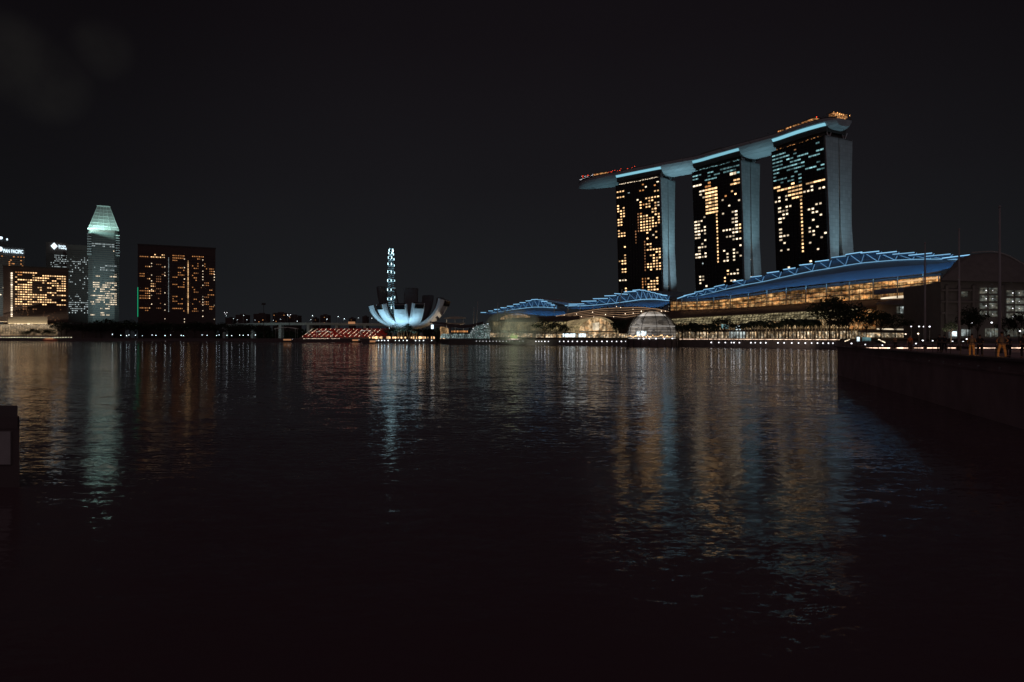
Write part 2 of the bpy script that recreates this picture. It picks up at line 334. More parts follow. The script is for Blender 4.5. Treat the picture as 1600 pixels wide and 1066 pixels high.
# ------------------------------------------------------------------ the three hotel towers
PROF = [(3,10,20,36,50),(40,8,18.5,29,42),(72,6.2,17.3,23,37.5),(108,4.6,17.3,19.2,33.6),(150,2,17,18.3,34),(179,0,16.6,17.6,35)]
def tz(ox, oy, sc, l):
    return [(ox+a/sc, oy+b/sc, ox+c/sc, oy+d/sc, e, *r) for a, b, c, d, e, *r in l]
T1R = tz(955,270,5.61, [(28,80,180,108,.8,'w_white',.7,.3),(215,62,430,92,.8,'w_white',.7,.3),(30,150,125,175,.95,'w_gold'),(35,205,130,232,.95,'w_gold'),(85,258,105,285,1,'w_gold'),(45,290,85,375,.9,'w_gold'),(86,300,112,465,.98,'w_gold'),(55,400,86,472,.9,'w_gold'),(60,510,122,562,.95,'w_gold'),
 (98,630,125,672,1,'w_gold'),(98,700,125,812,.95,'w_gold'),(72,720,97,790,.6,'w_gold'),(78,835,127,882,.7,'w_gold'),(78,925,132,950,1,'w_white'),(105,1000,132,1042,1,'w_gold'),
 (214,340,240,615,.95,'w_dim',.3,.5),(274,590,300,868,.95,'w_dim',.3,.5),(274,912,302,1045,.95,'w_amber',.3,.5),
 (230,85,290,108,.8,'w_amber'),(292,105,318,132,1,'w_white'),(372,62,402,122,.9,'w_amber'),(380,148,436,178,1,'w_gold'),(250,148,290,170,.8,'w_amber'),(250,235,272,322,1,'w_gold'),(273,255,298,302,.85,'w_amber'),(303,195,352,320,.75,'w_gold'),(355,185,382,262,.85,'w_gold'),(383,182,438,232,.85,'w_gold'),
 (360,312,382,358,1,'w_gold'),(384,260,412,378,.9,'w_gold'),(413,256,440,302,1,'w_white'),(414,352,442,442,1,'w_gold'),(248,345,332,368,.5,'w_amber'),(248,378,304,518,.94,'w_gold'),(305,365,360,530,.88,'w_gold'),(362,380,413,480,.5,'w_gold'),(390,500,418,522,1,'w_gold'),(366,528,392,552,1,'w_white'),(393,550,420,572,1,'w_gold'),
 (313,556,338,700,.97,'w_gold'),(339,620,366,745,.92,'w_gold'),(367,622,394,642,1,'w_gold'),(367,668,396,862,.85,'w_gold'),(397,645,423,862,.93,'w_gold'),(424,568,452,762,.97,'w_gold'),(424,788,452,852,.93,'w_gold'),(313,722,338,762,.5,'w_gold'),(313,792,366,852,.9,'w_gold'),
 (313,905,428,978,.97,'w_gold'),(313,998,424,1045,.92,'w_gold'),(140,175,175,190,.8,'w_cool',.6,.25),(165,250,190,270,1,'w_amber',.4,.4),(218,238,248,256,1,'w_white')])
T2R = tz(1075,240,5.076, [(30,55,450,112,.6,'w_teal',.8,.35),(5,100,262,215,.6,'w_teal',.8,.35),(262,95,402,155,.55,'w_teal',.8,.45),
 (145,180,192,265,1,'w_amber',.8,.5),(198,185,242,255,.5,'w_dim',.8,.5),(145,265,244,480,1,'w_gold',.85,.5),(20,238,118,268,.95,'w_white',.75),(88,282,138,304,.95,'w_white',.7),(86,325,142,352,.95,'w_white',.7),(122,482,148,508,1,'w_white'),
 (48,518,92,682,.95,'w_white',.75),(94,535,122,562,.9,'w_white'),(94,600,122,655,.85,'w_white'),(123,575,152,648,.95,'w_white'),(128,666,154,692,1,'w_white'),(98,692,124,718,1,'w_white'),(68,742,98,832,.97,'w_white',.75),(100,738,156,762,.95,'w_white'),(128,778,155,828,1,'w_white'),(102,808,127,832,1,'w_white'),(105,855,130,875,1,'w_cool',.3,.4),
 (226,480,252,862,1,'w_gold',.35,.5),(322,138,412,170,1,'w_white',.85,.7),(298,208,318,240,1,'w_amber'),(328,198,412,255,.75,'w_gold',.8),(328,282,422,322,.6,'w_gold'),(298,308,322,358,.95,'w_amber'),(268,360,298,392,1,'w_white'),(398,360,422,392,1,'w_white'),(303,402,330,432,1,'w_white'),(272,452,300,482,1,'w_white'),
 (338,446,364,478,1,'w_white'),(338,492,366,565,.97,'w_white',.7),(367,440,398,632,.97,'w_white',.7),(400,556,432,628,.9,'w_gold'),(278,572,303,625,.85,'w_white'),(306,592,337,622,1,'w_white'),(338,586,369,684,.97,'w_white'),(306,636,337,668,1,'w_white'),(370,652,432,680,.97,'w_white'),
 (405,722,432,750,1,'w_white'),(280,756,308,782,1,'w_white'),(342,752,372,850,.93,'w_white'),(308,782,338,855,.93,'w_white'),(373,772,402,800,1,'w_white'),(407,792,438,820,1,'w_white'),(282,832,307,855,1,'w_white'),(292,920,338,978,.95,'w_gold'),(292,978,312,1035,.95,'w_gold',.4),(342,938,372,968,.95,'w_white'),(376,915,404,968,1,'w_white'),(342,988,372,1014,1,'w_white'),
 (76,965,102,1035,.97,'w_white'),(103,962,127,1038,.9,'w_white'),(128,1028,156,1052,1,'w_white')])
T3R = tz(1200,190,4.63, [(250,78,430,125,.7,'w_amber',.6,.25),(85,140,215,205,.45,'w_dim',.5,.3),(250,150,418,222,.45,'w_teal',.95,.4),(35,225,250,352,.85,'w_teal',.97,.34),(250,222,432,352,.62,'w_teal',.97,.34),(35,352,250,445,.5,'w_teal',.8,.34),(282,330,372,400,.35,'w_teal',.6,.4),
 (155,415,250,555,.96,'w_gold',.85,.42),(48,470,154,505,.92,'w_gold',.9,.45),(270,425,352,455,.97,'w_gold',.95,.4),(352,402,434,434,.97,'w_gold',.95,.4),
 (403,434,432,492,.95,'w_white'),(306,468,338,518,.85,'w_white'),(348,458,392,482,.95,'w_white'),(366,482,398,504,1,'w_white'),(251,502,306,528,.95,'w_white'),(52,532,156,566,.7,'w_white'),(56,568,102,598,.85,'w_white'),(68,618,98,668,.97,'w_white',.9),(132,606,162,672,.95,'w_white'),(106,618,130,702,.6,'w_white'),
 (68,688,102,738,.97,'w_white',.95),(72,762,104,808,1,'w_white',.8),(78,828,107,872,1,'w_white',.8),(108,822,167,848,.95,'w_white'),(108,868,138,908,.85,'w_white'),(82,918,107,942,1,'w_white'),(138,912,167,938,1,'w_white'),(82,1036,167,1058,.85,'w_white'),
 (230,540,262,946,1,'w_gold',.42,.5),(343,578,402,608,.97,'w_white'),(283,622,342,642,.97,'w_white'),(313,643,342,668,1,'w_white'),(347,652,407,678,.97,'w_white'),(313,688,342,738,1,'w_white'),(283,718,310,742,1,'w_white'),(348,757,407,780,.97,'w_white'),(285,767,312,812,1,'w_white'),(315,787,344,833,.95,'w_white'),
 (410,792,442,820,1,'w_white'),(347,825,407,852,.85,'w_white'),(285,865,314,890,1,'w_white'),(345,905,377,930,1,'w_white'),(283,1010,312,1032,1,'w_white')])
towers = []
def hotel(name_label, nx, ny, dx, dy, Ln, sc, rects, wx, cols, nf):
    d = Vector((dx, dy, 0)).normalized(); n = Vector((d.y, -d.x, 0)); N0 = Vector((nx, ny, 0)); top = 179
    t = thing('hotel_tower', name_label, 'tower', N0, 'three hotel towers under the sky deck')
    def P(u, z, s): q = N0 + n*u*sc + d*s; q.z = z; return q
    zs = [3]+[15*k for k in range(1, 13)]+[top]
    for nm, a, b in (('west_slab', 1, 2), ('east_slab', 3, 4)):
        mb = MB(); mb.loft([[P(interp(PROF, z, a), z, 0), P(interp(PROF, z, b), z, 0), P(interp(PROF, z, b), z, Ln), P(interp(PROF, z, a), z, Ln)] for z in zs])
        mb.obj(nm, M['concrete'], t)
    mb = MB()  # dark glass skin on the bay side, stands 0.4 m proud of the slab
    mb.loft([[P(interp(PROF, z, 1)-.6, z, 1.2), P(interp(PROF, z, 1)-.003, z, 1.2), P(interp(PROF, z, 1)-.003, z, Ln-.6), P(interp(PROF, z, 1)-.6, z, Ln-.6)] for z in zs])
    mb.obj('glass_facade', M['glass'], t)
    fl = MB(); ch = (177-6)/nf
    for j in range(nf+1):
        z = 6+ch*j; fl.obox(P(interp(PROF, z, 1)-1.0, z-.15, 1.3), d*(Ln-2), n*.38, (0,0,.3))
    fl.obj('floor_edges', M['slab'], t)
    fins = MB()
    for i in range(cols+1):
        s = 1.5+(Ln-3)*i/cols
        fins.loft([[P(interp(PROF, z, 1)-1.25, z, s-.08), P(interp(PROF, z, 1)-.6, z, s-.08), P(interp(PROF, z, 1)-.6, z, s+.08), P(interp(PROF, z, 1)-1.25, z, s+.08)] for z in zs])
    fins.obj('facade_fins', M['slab'], t)
    cells = grid(N0+d*1.5, d, Ln-3, 6, 177, cols, nf, rects, .52, .44, ufun=lambda z: n*((interp(PROF, z, 1))*sc-.78))
    put_windows(t, cells)
    mb = MB(); mb.loft([[P(interp(PROF, z, 2)+.003, z, 2.5), P(interp(PROF, z, 3)-.003, z, 2.5), P(interp(PROF, z, 3)-.003, z, Ln-2.5), P(interp(PROF, z, 2)+.003, z, Ln-2.5)] for z in zs])
    mb.obj('atrium_glass', M['glass'], t)
    gl = []
    for j in range(nf):
        z = 8+ch*j; a, b = interp(PROF, z, 2), interp(PROF, z, 3); wd = (b-a)*sc
        if rnd.random() < .8:
            u = (a+b)/2 + (rnd.random()-.5)*(b-a)*.5
            gl.append((P(u, z, 2.3), n, Vector((0,0,1)), min(.7, wd*.5), .9 if rnd.random() < .25 else .5, 'w_lamp' if rnd.random() < .8 else 'w_cool'))
        if wd > 3 and rnd.random() < .7:
            gl.append((P(a+(b-a)*.25, z+.8, 2.3), n, Vector((0,0,1)), wd*.3, .4, 'w_dim'))
    m2 = sorted({g_[5] for g_ in gl}); mb = MB()
    for ce, r_, u_, w_, h_, mn in gl: mb.obox(ce-r_*w_/2-u_*h_/2, r_*w_, r_.cross(u_)*.2, u_*h_, m2.index(mn))
    mb.obj('stair_lights', [M[k] for k in m2], t)
    mb = MB(); mcol = ('w_white', 'w_teal', 'w_amber')[len(towers)]
    for k in range(64):
        if rnd.random() < (.75, .7, .45)[len(towers)]: mb.obox(P(1.6, top+1.2+rnd.random()*1.2, 3.5+(Ln-8)*k/64), d*.55, n*.3, (0,0,.5))
    mb.obj('crown_lights', M[mcol], t)
    # V-shaped struts that carry the deck, at both ends
    for s in (2.2, Ln-2.2):
        for u in (7, 27):
            for du in (-3.6, 3.6):
                MB().tube([P(u, top-.2, s), P(u+du, top+7.2, s)], .55, 8).obj('strut', M['white'], t)
    cp = MB(); cp.obox(P(2.5, top+.01, 3.5), n*29*sc, d*(Ln-7), (0,0,4.5)); cp.obj('roof_plant', M['darksteel'], t)
    towers.append((P, d, n, Ln))
    return t
hotel('leftmost of three tall hotel towers, golden windows, darkest glass on its left half', 162, 744, -.70, .714, 61, .83, T1R, 0, 15, 54)
hotel('middle one of three tall hotel towers, broad golden window block near its top', 225.5, 672, -.552, .834, 63, .84, T2R, 0, 15, 50)
hotel('rightmost and tallest-looking hotel tower, teal lit upper floors and few white windows', 271, 590, -.44, .898, 60, .98, T3R, 0, 14, 52)

# ------------------------------------------------------------------ sky deck (long hull across the towers)
ctrl = [(287,590,9,188,194.0),(283,599,15,186,195.2),(272,622,18,184.6,195.5),(259.5,649,18,184.4,195.5),(238,680,18.5,183.6,195.5),(222,705,19,184.4,195.5),(205,730,18.5,184.4,195.5),(175,756,18.5,183.8,195.5),(152,777,18,184.2,195.3),(130,798,17.5,184.0,195),(108,815,15.5,184.3,194.6),(92,827,10,185.3,193.5),(84,833,4,186.6,191.5),(82,834.5,.8,187.6,189.5)]
def cat(pts, k=4):
    res = []
    for i in range(len(pts)-1):
        p0, p1, p2, p3 = (pts[max(0, min(len(pts)-1, i+q))] for q in (-1, 0, 1, 2))
        for j in range(k):
            t = j/k; res.append([.5*((2*b)+(c-a)*t+(2*a-5*b+4*c-d)*t*t+(-a+3*b-3*c+d)*t**3) for a, b, c, d in zip(p0, p1, p2, p3)])
    res.append(list(pts[-1])); return res
cc = cat(ctrl)
deck = thing('sky_deck', 'long boat-shaped roof deck lying across the three hotel towers', 'sky deck', (200,735,184))
rings = []; frames = []
for i, (x, y, hw, zb, zt) in enumerate(cc):
    a = cc[max(0, i-1)]; b = cc[min(len(cc)-1, i+1)]; t = Vector((b[0]-a[0], b[1]-a[1], 0)).normalized(); n = Vector((t.y, -t.x, 0)); c = Vector((x, y, 0)); h = zt-zb
    frames.append((c, t, n, hw, zb, zt))
    ring = []
    for u, v in ((-.97,1),(-1,.72),(-.93,.50),(-.80,.28),(-.62,.10),(-.3,0),(.3,0),(.62,.10),(.80,.28),(.93,.50),(1,.72),(.97,1)):
        q = c + n*u*hw; q.z = zb+h*v; ring.append(q)
    rings.append(ring)
hl = MB(); hl.loft(rings); ho = hl.obj('hull', M['hull'], deck, smooth=False)
def deckpt(f, u, z):   # f 0..1 along the deck, u across in metres
    k = f*(len(frames)-1); i = min(int(k), len(frames)-2); r_ = k-i
    c = frames[i][0].lerp(frames[i+1][0], r_); n = frames[i][2].lerp(frames[i+1][2], r_); q = c + n*u; q.z = z; return q
def fwidth(f): k = f*(len(frames)-1); i = min(int(k), len(frames)-2); return lerp(frames[i][3], frames[i+1][3], k-i)
# parapet
for sgn in (-1, 1):
    mb = MB(); fs = [i/60 for i in range(61)]
    mb.loft([[deckpt(f, sgn*fwidth(f)*.96, 194.2-(f > .85)*(f-.85)*18), deckpt(f, sgn*(fwidth(f)*.96-.3), 194.2-(f > .85)*(f-.85)*18), deckpt(f, sgn*(fwidth(f)*.96-.3), 196.0-(f > .85)*(f-.85)*26), deckpt(f, sgn*fwidth(f)*.96, 196.0-(f > .85)*(f-.85)*26)] for f in fs])
    mb.obj('parapet', M['darksteel'], deck)
# lit recess along the soffit over each tower, and its light trough
def find_f(x, y):
    return min((i/400 for i in range(401)), key=lambda f: (deckpt(f, 0, 0)-Vector((x, y, 0))).length)
for (P, d, n, Ln) in towers:
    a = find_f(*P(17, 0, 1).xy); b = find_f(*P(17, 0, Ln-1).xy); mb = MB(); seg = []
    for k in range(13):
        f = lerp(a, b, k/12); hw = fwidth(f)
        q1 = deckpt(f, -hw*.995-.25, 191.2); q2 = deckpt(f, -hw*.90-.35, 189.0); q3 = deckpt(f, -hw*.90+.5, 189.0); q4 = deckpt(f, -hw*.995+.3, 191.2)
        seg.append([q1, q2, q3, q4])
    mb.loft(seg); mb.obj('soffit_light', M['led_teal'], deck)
    # dark soffit box behind it, between tower roof and hull
    mb = MB(); seg = []
    for k in range(9):
        f = lerp(a, b, k/8); hw = fwidth(f)
        seg.append([deckpt(f, -hw*.86, 184.2), deckpt(f, hw*.8, 184.2), deckpt(f, hw*.86, 188.4), deckpt(f, -hw*.88, 188.4)])
    mb.loft(seg); mb.obj('soffit', M['darksteel'], deck)
# deck lights, pavilions and planting
lights = {'lamp_red': MB(), 'lamp_orange': MB(), 'lamp_white': MB()}
for k in range(46):
    f = .62+.25*k/46+rnd.random()*.004; lights['lamp_red' if k < 24 or rnd.random() < .3 else 'lamp_white'].ball(deckpt(f, -12+rnd.random()*6, 197.9+rnd.random()*1.6), .24, 6, 4)
for k in range(16): lights['lamp_white'].ball(deckpt(.78+.14*k/16, -fwidth(.78+.14*k/16)*.8, 196.6), .18, 6, 4)
for k in range(14): lights['lamp_white'].ball(deckpt(.36+.2*rnd.random(), -14+rnd.random()*5, 197), .2, 6, 4)
for k in range(16): lights['lamp_orange'].ball(deckpt(.0+.07*rnd.random(), -12+rnd.random()*20, 197.6+rnd.random()*1.4), .22, 6, 4)
for nm, mb in lights.items(): tag(mb.obj('string_lights', M[nm], deck), kind='stuff')
def pav(f0, f1, u0, u1, z0, z1, glow):
    mb = MB(); fs = [lerp(f0, f1, i/6) for i in range(7)]
    mb.loft([[deckpt(f, u0, z1), deckpt(f, u1, z1), deckpt(f, u1, z1+.6), deckpt(f, u0, z1+.6)] for f in fs]); mb.obj('pavilion_roof', M['darksteel'], deck)
    mb = MB(); mb.loft([[deckpt(f, u0+1.2, z0), deckpt(f, u1-1.2, z0), deckpt(f, u1-1.2, z1-.003), deckpt(f, u0+1.2, z1-.003)] for f in fs]); mb.obj('pavilion_room', M[glow], deck)
M['amberroom'] = interior('amber_room', (1,.35,.1), (1,.55,.22), 1.0, .5, .42)
pav(.11, .15, -14, 2, 195.5, 199.0, 'amberroom'); pav(.16, .20, -14, 2, 195.5, 199.0, 'amberroom'); pav(.21, .225, -14, -4, 195.5, 198.8, 'amberroom'); pav(.01, .06, -12, 6, 195.5, 198.6, 'amberroom')
pav(.735, .79, -12, 2, 195.5, 198.8, 'amberroom'); pav(.38, .45, -12, 0, 195.5, 198.4, 'officelit')
mb = MB(); mb.box(deckpt(.15, 8, 200), (12, 10, 9), .45); mb.obj('plant_room', M['brownwall'], deck)
MB().ball(deckpt(.15, 6, 206.5), .3).obj('beacon', M['lamp_red'], deck)
mb = MB()
for k in range(420):
    f = rnd.random()*.9; c = deckpt(f, -14+rnd.random()*22, 196.5+rnd.random()*3.0); s_ = .7
    a, b = Vector((rnd.uniform(-1,1), rnd.uniform(-1,1), rnd.uniform(-.5,.5)))*s_, Vector((rnd.uniform(-1,1), rnd.uniform(-1,1), rnd.uniform(-1,1)))*s_
    mb.add([c-a, c-b, c+a, c+b], [(0,1,2,3)])
tag(mb.obj('roof_garden', M['leaf'], deck), kind='stuff')
# floodlights on the podium washing the end walls and the hull
TEAL = (.50,.82,1.)
for i, (P, d, n, Ln) in enumerate(towers):
    q = P(18, 38, -34 if i < 2 else -60); e = P(17, 120, 0)
    area('wall_floodlight', q, e, 5, 2.5, (7600, 3100, 4600)[i], TEAL, 75)
    a, b = ((P(20, 60, -18), P(14, 186, -20)) if i < 2 else (P(14, 60, -12), P(14, 186, -6)))
    area('hull_floodlight', a, b, 5, 3, (9500, 7000, 1500)[i], (.42,.84,1.), 60)
P, d, n, Ln = towers[0]
area('hull_floodlight', P(6, 95, Ln+18), P(16, 187, Ln+24), 5, 3, 5200, (.42,.84,1.), 100)

# ------------------------------------------------------------------ trees
def leafball(mb, c, rx, rz, n, s, shape=1.):
    for _ in range(n):
        while True:
            q = Vector((rnd.uniform(-1,1), rnd.uniform(-1,1), rnd.uniform(-1,1)))
            if .15 < q.length < 1: break
        p = Vector(c) + Vector((q.x*rx, q.y*rx, q.z*rz))
        a = Vector((rnd.gauss(0,1), rnd.gauss(0,1), rnd.gauss(0,.6))).normalized()*s*rnd.uniform(.6,1.3); b = a.cross(Vector((rnd.gauss(0,1), rnd.gauss(0,1), rnd.gauss(0,1))).normalized())*.8
        mb.add([p-a, p-b, p+a, p+b], [(0,1,2,3)])
def tree_proto(seed, h, spread, n):
    global rnd
    keep = rnd; rnd = random.Random(seed)
    tr = MB(); cr_ = MB(); tr.tube([(0,0,0),(.1,.05,h*.3),(0,.1,h*.55)], [.05*h*.5, .035*h*.5, .02*h*.5], 7)
    for k in range(9):
        a = k*2.4+rnd.random(); r_ = spread*rnd.uniform(.35,.8); z = h*rnd.uniform(.55,.86); e = Vector((r_*math.cos(a), r_*math.sin(a), z))
        tr.tube([(0,.05,h*rnd.uniform(.28,.5)), e*.5+Vector((0,0,h*.22)), e], [.012*h, .008*h, .003*h], 5)
        leafball(cr_, e, spread*rnd.uniform(.28,.45), h*rnd.uniform(.09,.16), n//10, h*.030)
    leafball(cr_, (0,0,h*.84), spread*.5, h*.14, n//8, h*.030)
    a = tr.mesh('trunk', M['bark']); b = cr_.mesh('crown', M['leaf']); rnd = keep
    return a, b
TP = [tree_proto(s, 10, sp, 900) for s, sp in ((1,5.2),(2,4.4),(3,6.2),(4,4.8))]
def palm_proto(seed):
    r = random.Random(seed); tr = MB(); lean = r.uniform(-.5,.5)
    tr.tube([(0,0,0),(lean*.3,0,3),(lean*.7,.1,6.2),(lean,.1,8)], [.28,.2,.17,.15], 7); cr_ = MB()
    for k in range(17):
        a = k*2.399; up = r.uniform(.1,1.3); L_ = r.uniform(2.6,3.4); prev = None
        for j in range(6):
            t = j/5; p = Vector((lean+math.cos(a)*L_*t, .1+math.sin(a)*L_*t, 8+up*2.0*t-3.0*t*t)); w_ = .55*math.sin(math.pi*min(1, t*.85+.12)); s_ = Vector((-math.sin(a), math.cos(a), 0))*w_
            cur = (p-s_-Vector((0,0,w_*.5)), p, p+s_-Vector((0,0,w_*.5)))
            if prev and j % 1 == 0: cr_.add([prev[0], prev[1], cur[1], cur[0]], [(0,1,2,3)]); cr_.add([prev[1], prev[2], cur[2], cur[1]], [(0,1,2,3)])
            prev = cur
    return tr.mesh('trunk', M['bark']), cr_.mesh('crown', M['leaf2'])
PP = [palm_proto(s) for s in (11,12,13)]
def plant(name, protos, k, loc, s, sx, label, cat, group):
    t = thing(name, label, cat, loc, group); t.matrix_basis = Matrix.Translation(loc) @ Matrix.Rotation(rnd.random()*6.28, 4, 'Z') @ Matrix.Diagonal((sx, sx, s, 1))
    for nm, me in zip(('trunk', 'crown'), protos[k % len(protos)]):
        o = bpy.data.objects.new(nm, me); C.objects.link(o); o.parent = t
    return t
def tree_at(px, ytop, D, label, group, wid=1., k=0, base=3.7, name='tree'):
    top = W(px, ytop, D).z; h = top-base; x = (px-800)/F*D
    return plant(name, TP, k, (x, D, base), h/10, h/10*wid, label, 'tree', group)

# trees on the far left shore
xs = [96,104,122,130,141,150,158,167,176,184,193,203,212,222,231,243,252,262,273,284,293,304,315,326,336,347,357,368,379,391,402,414]
for i, px in enumerate(xs):
    D = 1018+(i*37 % 5)*7; yt = 501+(i*53 % 7)*.9 - (4.5 if i in (5,6,7,10,11) else 0) + (3 if px > 355 else 0)
    tree_at(px, yt, D, f'{nth(i)} from the left of dark leafy trees massed behind the white lakeside lamps', 'dark trees along the left shore', 1.35, i)
for i, (px, yt) in enumerate(((41,516),(53,512.5),(66,512.5),(77,513))):
    tree_at(px, yt, 1006, f'{nth(i)} from left of four small round trees before the lit lattice pavilion', 'small trees before the lattice pavilion', 1.2, i)

# ------------------------------------------------------------------ lamps
def lamp(loc, r, mname, label, group, h=None, name='quay_lamp', base=0):
    """pole with a globe head"""
    loc = Vector(loc); h = h if h is not None else 2.2
    t = thing(name, label, 'lamp', loc-Vector((0,0,h)), group)
    MB().tube([loc-Vector((0,0,h)), loc-Vector((0,0,r*.7))], [r*.28, r*.2], 6).obj('pole', M['darksteel'], t)
    MB().ball(loc, r, 8, 6).obj('lamp_head', M[mname], t, smooth=True)
    return t
def wall_lamp(loc, out_, r, mname, label, group):
    """bulkhead light fixed to the face of the quay: body, glowing lens"""
    loc = Vector(loc); t = thing('quay_light', label, 'lamp', loc, group); out_ = Vector(out_).normalized()
    MB().tube([loc-out_*.35, loc+out_*.02], [r*.7, r*1.1], 8).obj('lamp_body', M['darksteel'], t)
    MB().ball(loc+out_*.12, r, 8, 6).obj('lamp_lens', M[mname], t, smooth=True)
LA = [175.6,188.7,197.7,201.6,211.7,222.5,237.6,243.7,257.9,266.4,283,286.7,315.7,323.6,338.5,342.5,354.6,362,374.4,380,387.7,399]
for i, px in enumerate(LA):
    big = {0:.85, 21:.95}.get(i, .55+.12*((i*7) % 3)*.5)
    lamp(W(px, 523.6+(i % 3)*.5-(1 if i in (0,20) else 0), 997), big*.62, 'lamp_cool', f'{nth(i)} lamp from left in the cold white row along the left shore', 'cold white shore lamps', h=5.2)
for i in range(27):
    lamp(W(1.5+i*4.22, 527.4, 998), .42, 'lamp_warm', f'{nth(i)} lamp from left on the warm lit quay edge below the lattice pavilion', 'warm quay lamps at far left', h=1.2)
BL = [(353,493.8),(364.3,498.3),(370.4,500),(380,493.3),(385,500),(398,500.5),(426.6,501),(437.9,499.4),(449,493),(463.8,502.3),(485,500),(487.6,493.7),(510.1,499),(527.7,495),(537.3,498.5),(559.2,497.1),(580.3,497.6)]
for i, (px, py) in enumerate(BL):
    D = 1090; top = W(px, py, D)
    t = thing('street_lamp', f'{nth(i)} tall street lamp from left on the long bridge', 'street lamp', (top.x, D, 27), 'street lamps on the long bridge')
    MB().tube([(top.x, D, 27), (top.x, D, top.z), (top.x+.8, D-.6, top.z+.3)], .14, 6).obj('pole', M['steel'], t)
    MB().ball((top.x+.9, D-.7, top.z+.2), .55 if i in (3,8,11,12,13,14,15,16) else .4, 8, 5, sz=(1,1,.6)).obj('lamp_head', M['lamp_cool'], t, smooth=True)
LC = [1118,1140,1160,1185,1235,1262,1290,1315,1375,1402,1430,1487]
for i, v in enumerate(LC):
    px = v/4.444+340; p = shore(px); z = H0-(532.2-HY)/F*p.y
    wall_lamp((p.x, p.y-.36, z), (0,-1,0), .36, 'lamp_cool', f'{nth(i)} light from left on the quay face below the lotus building', 'quay lights below the lotus building')
for i in range(28):
    px = 474+i*1.98+ (3 if i > 20 else 0); lamp(W(px, 529.3, 764), .2, 'lamp_warm', f'{nth(i)} tiny light from left along the edge before the red grandstand', 'lights before the red grandstand', h=.8)
LE = [838,842.5,847,852,857.5,875,881.5,888.5,895,902.5,909.5,917.5,925,933,941,949,956.6,964,971.5,978.5]
LF = [105,210,300,385,420,495,655,715,790,862,1030]
LE2 = [1100+v/8.89 for v in LF]+[1220+v/8 for v in (45,140,225,310,388,462,530,598,655)]
edges = [745+k*5.2 for k in range(15)]
for lst, lab, grp, yy, rr in ((edges, 'small quay light from left before the misty fountain', 'quay lights before the misty fountain', 533.2, .2), (LE, 'quay light from left between fountain and glass dome', 'quay lights left of the glass dome', 533.6, .36), (LE2, 'quay light from left between glass dome and near wall', 'quay lights right of the glass dome', None, .32)):
    for i, px in enumerate(lst):
        p = shore(px); z = H0-((yy or (535.2+(px-1100)*.006))-HY)/F*p.y; o_ = Vector((-.6,-.8,0))
        wall_lamp((p.x-.22, p.y-.3, z), o_, rr, 'lamp_white', f'{nth(i)} {lab}', grp)

# ------------------------------------------------------------------ left skyline
def face_box(px0, px1, ytop, D, depth, name, label, m='greywall', base=3.6, cat_='building', part='walls'):
    a = W(px0, HY, D); b = W(px1, HY, D); top = W(px0, ytop, D).z
    t = thing(name, label, cat_, ((a.x+b.x)/2, D, base))
    mb = MB(); mb.box(((a.x+b.x)/2, D+depth/2, (base+top)/2), (b.x-a.x, depth, top-base)); mb.obj(part, M[m], t)
    return t, a.x, b.x, top
def slab_lines(t, x0, x1, D, z0, z1, n, m='slab', d_=.5, th=.5):
    mb = MB()
    for j in range(n+1): mb.box(((x0+x1)/2, D-d_/2, z0+(z1-z0)*j/n), (x1-x0-.2, d_, th))
    mb.obj('floor_bands', M[m], t)
X = Vector((1,0,0))
def turn(t, x, D):      # the block fronts the bay squarely
    th = math.atan2(-x, D); c = Vector((x, D, 0)); t.matrix_basis = Matrix.Translation(c) @ Matrix.Rotation(th, 4, 'Z') @ Matrix.Diagonal((math.cos(th), math.cos(th), 1, 1)) @ Matrix.Translation(-c) @ t.matrix_basis
# wide dark hotel with three bays
D = 1080
t, x0, x1, top = face_box(217, 338, 386, D, 30, 'hotel_block', 'wide dark hotel slab right of the pointed tower, dotted with small amber windows', 'brownwall')
MB().box(((x0+x1)/2, D+15, top+.9), (x1-x0+1.5, 31.5, 1.8)).obj('roof_edge', M['darksteel'], t)
nf = 27; slab_lines(t, x0, x1, D, 12, top-12, nf, 'brownwall', .6, .7)
rects = [(219,388,232,488,.38,'w_amber'),(230,388,240,488,.22,'w_gold'),(240,388,258,404,.8,'w_gold'),(240,404,258,488,.15,'w_dim'),(270,392,289,405,.9,'w_amber'),(270,405,289,488,.22,'w_amber'),(300,393,309,488,.28,'w_amber'),(309,393,322,418,.5,'w_amber'),(309,418,322,488,.2,'w_dim'),(322,393,338,488,.3,'w_amber')]
put_windows(t, grid((x0+2, D-.7, 0), X, x1-x0-4, 30, top-12, 42, 28, rects, .5, .30, run=3))
cells = []
for px in (237.5, 257.8, 288.2, 317.5, 336):   # bright end lights of the rooms
    for j in range(nf):
        if rnd.random() < .3: cells.append((Vector(((px-800)/F*D, D-.7, 14+(top-26)*(j+.5)/nf)), X, Vector((0,0,1)), 1.2, 1.1, 'w_white'))
put_windows(t, cells, 'end_window')
mb = MB()
for j in range(40): mb.box(((263.5-800)/F*D, D-.7, 46+(top-62)*j/40), (.7,.5,.8))
mb.obj('stair_lights', M['w_cool'], t)
mb = MB()
for j in range(56): mb.box(((294-800)/F*D, D-.7, 44+(top-64)*j/56), (.8,.5,.9))
mb.obj('stair_lights', M['w_gold'], t)
mb = MB(); zt = W(0, 444, D).z; mb.box((x0-.3, D-.3, (30+zt)/2), (.9,.9,zt-44)); mb.obj('corner_light', M['led_green'], t)
mb = MB(); mb.box((x0-.3, D-.3, (zt+top)/2+2), (.5,.6,top-zt)); mb.obj('corner_fin', M['greywall'], t)
turn(t, (x0+x1)/2, D)
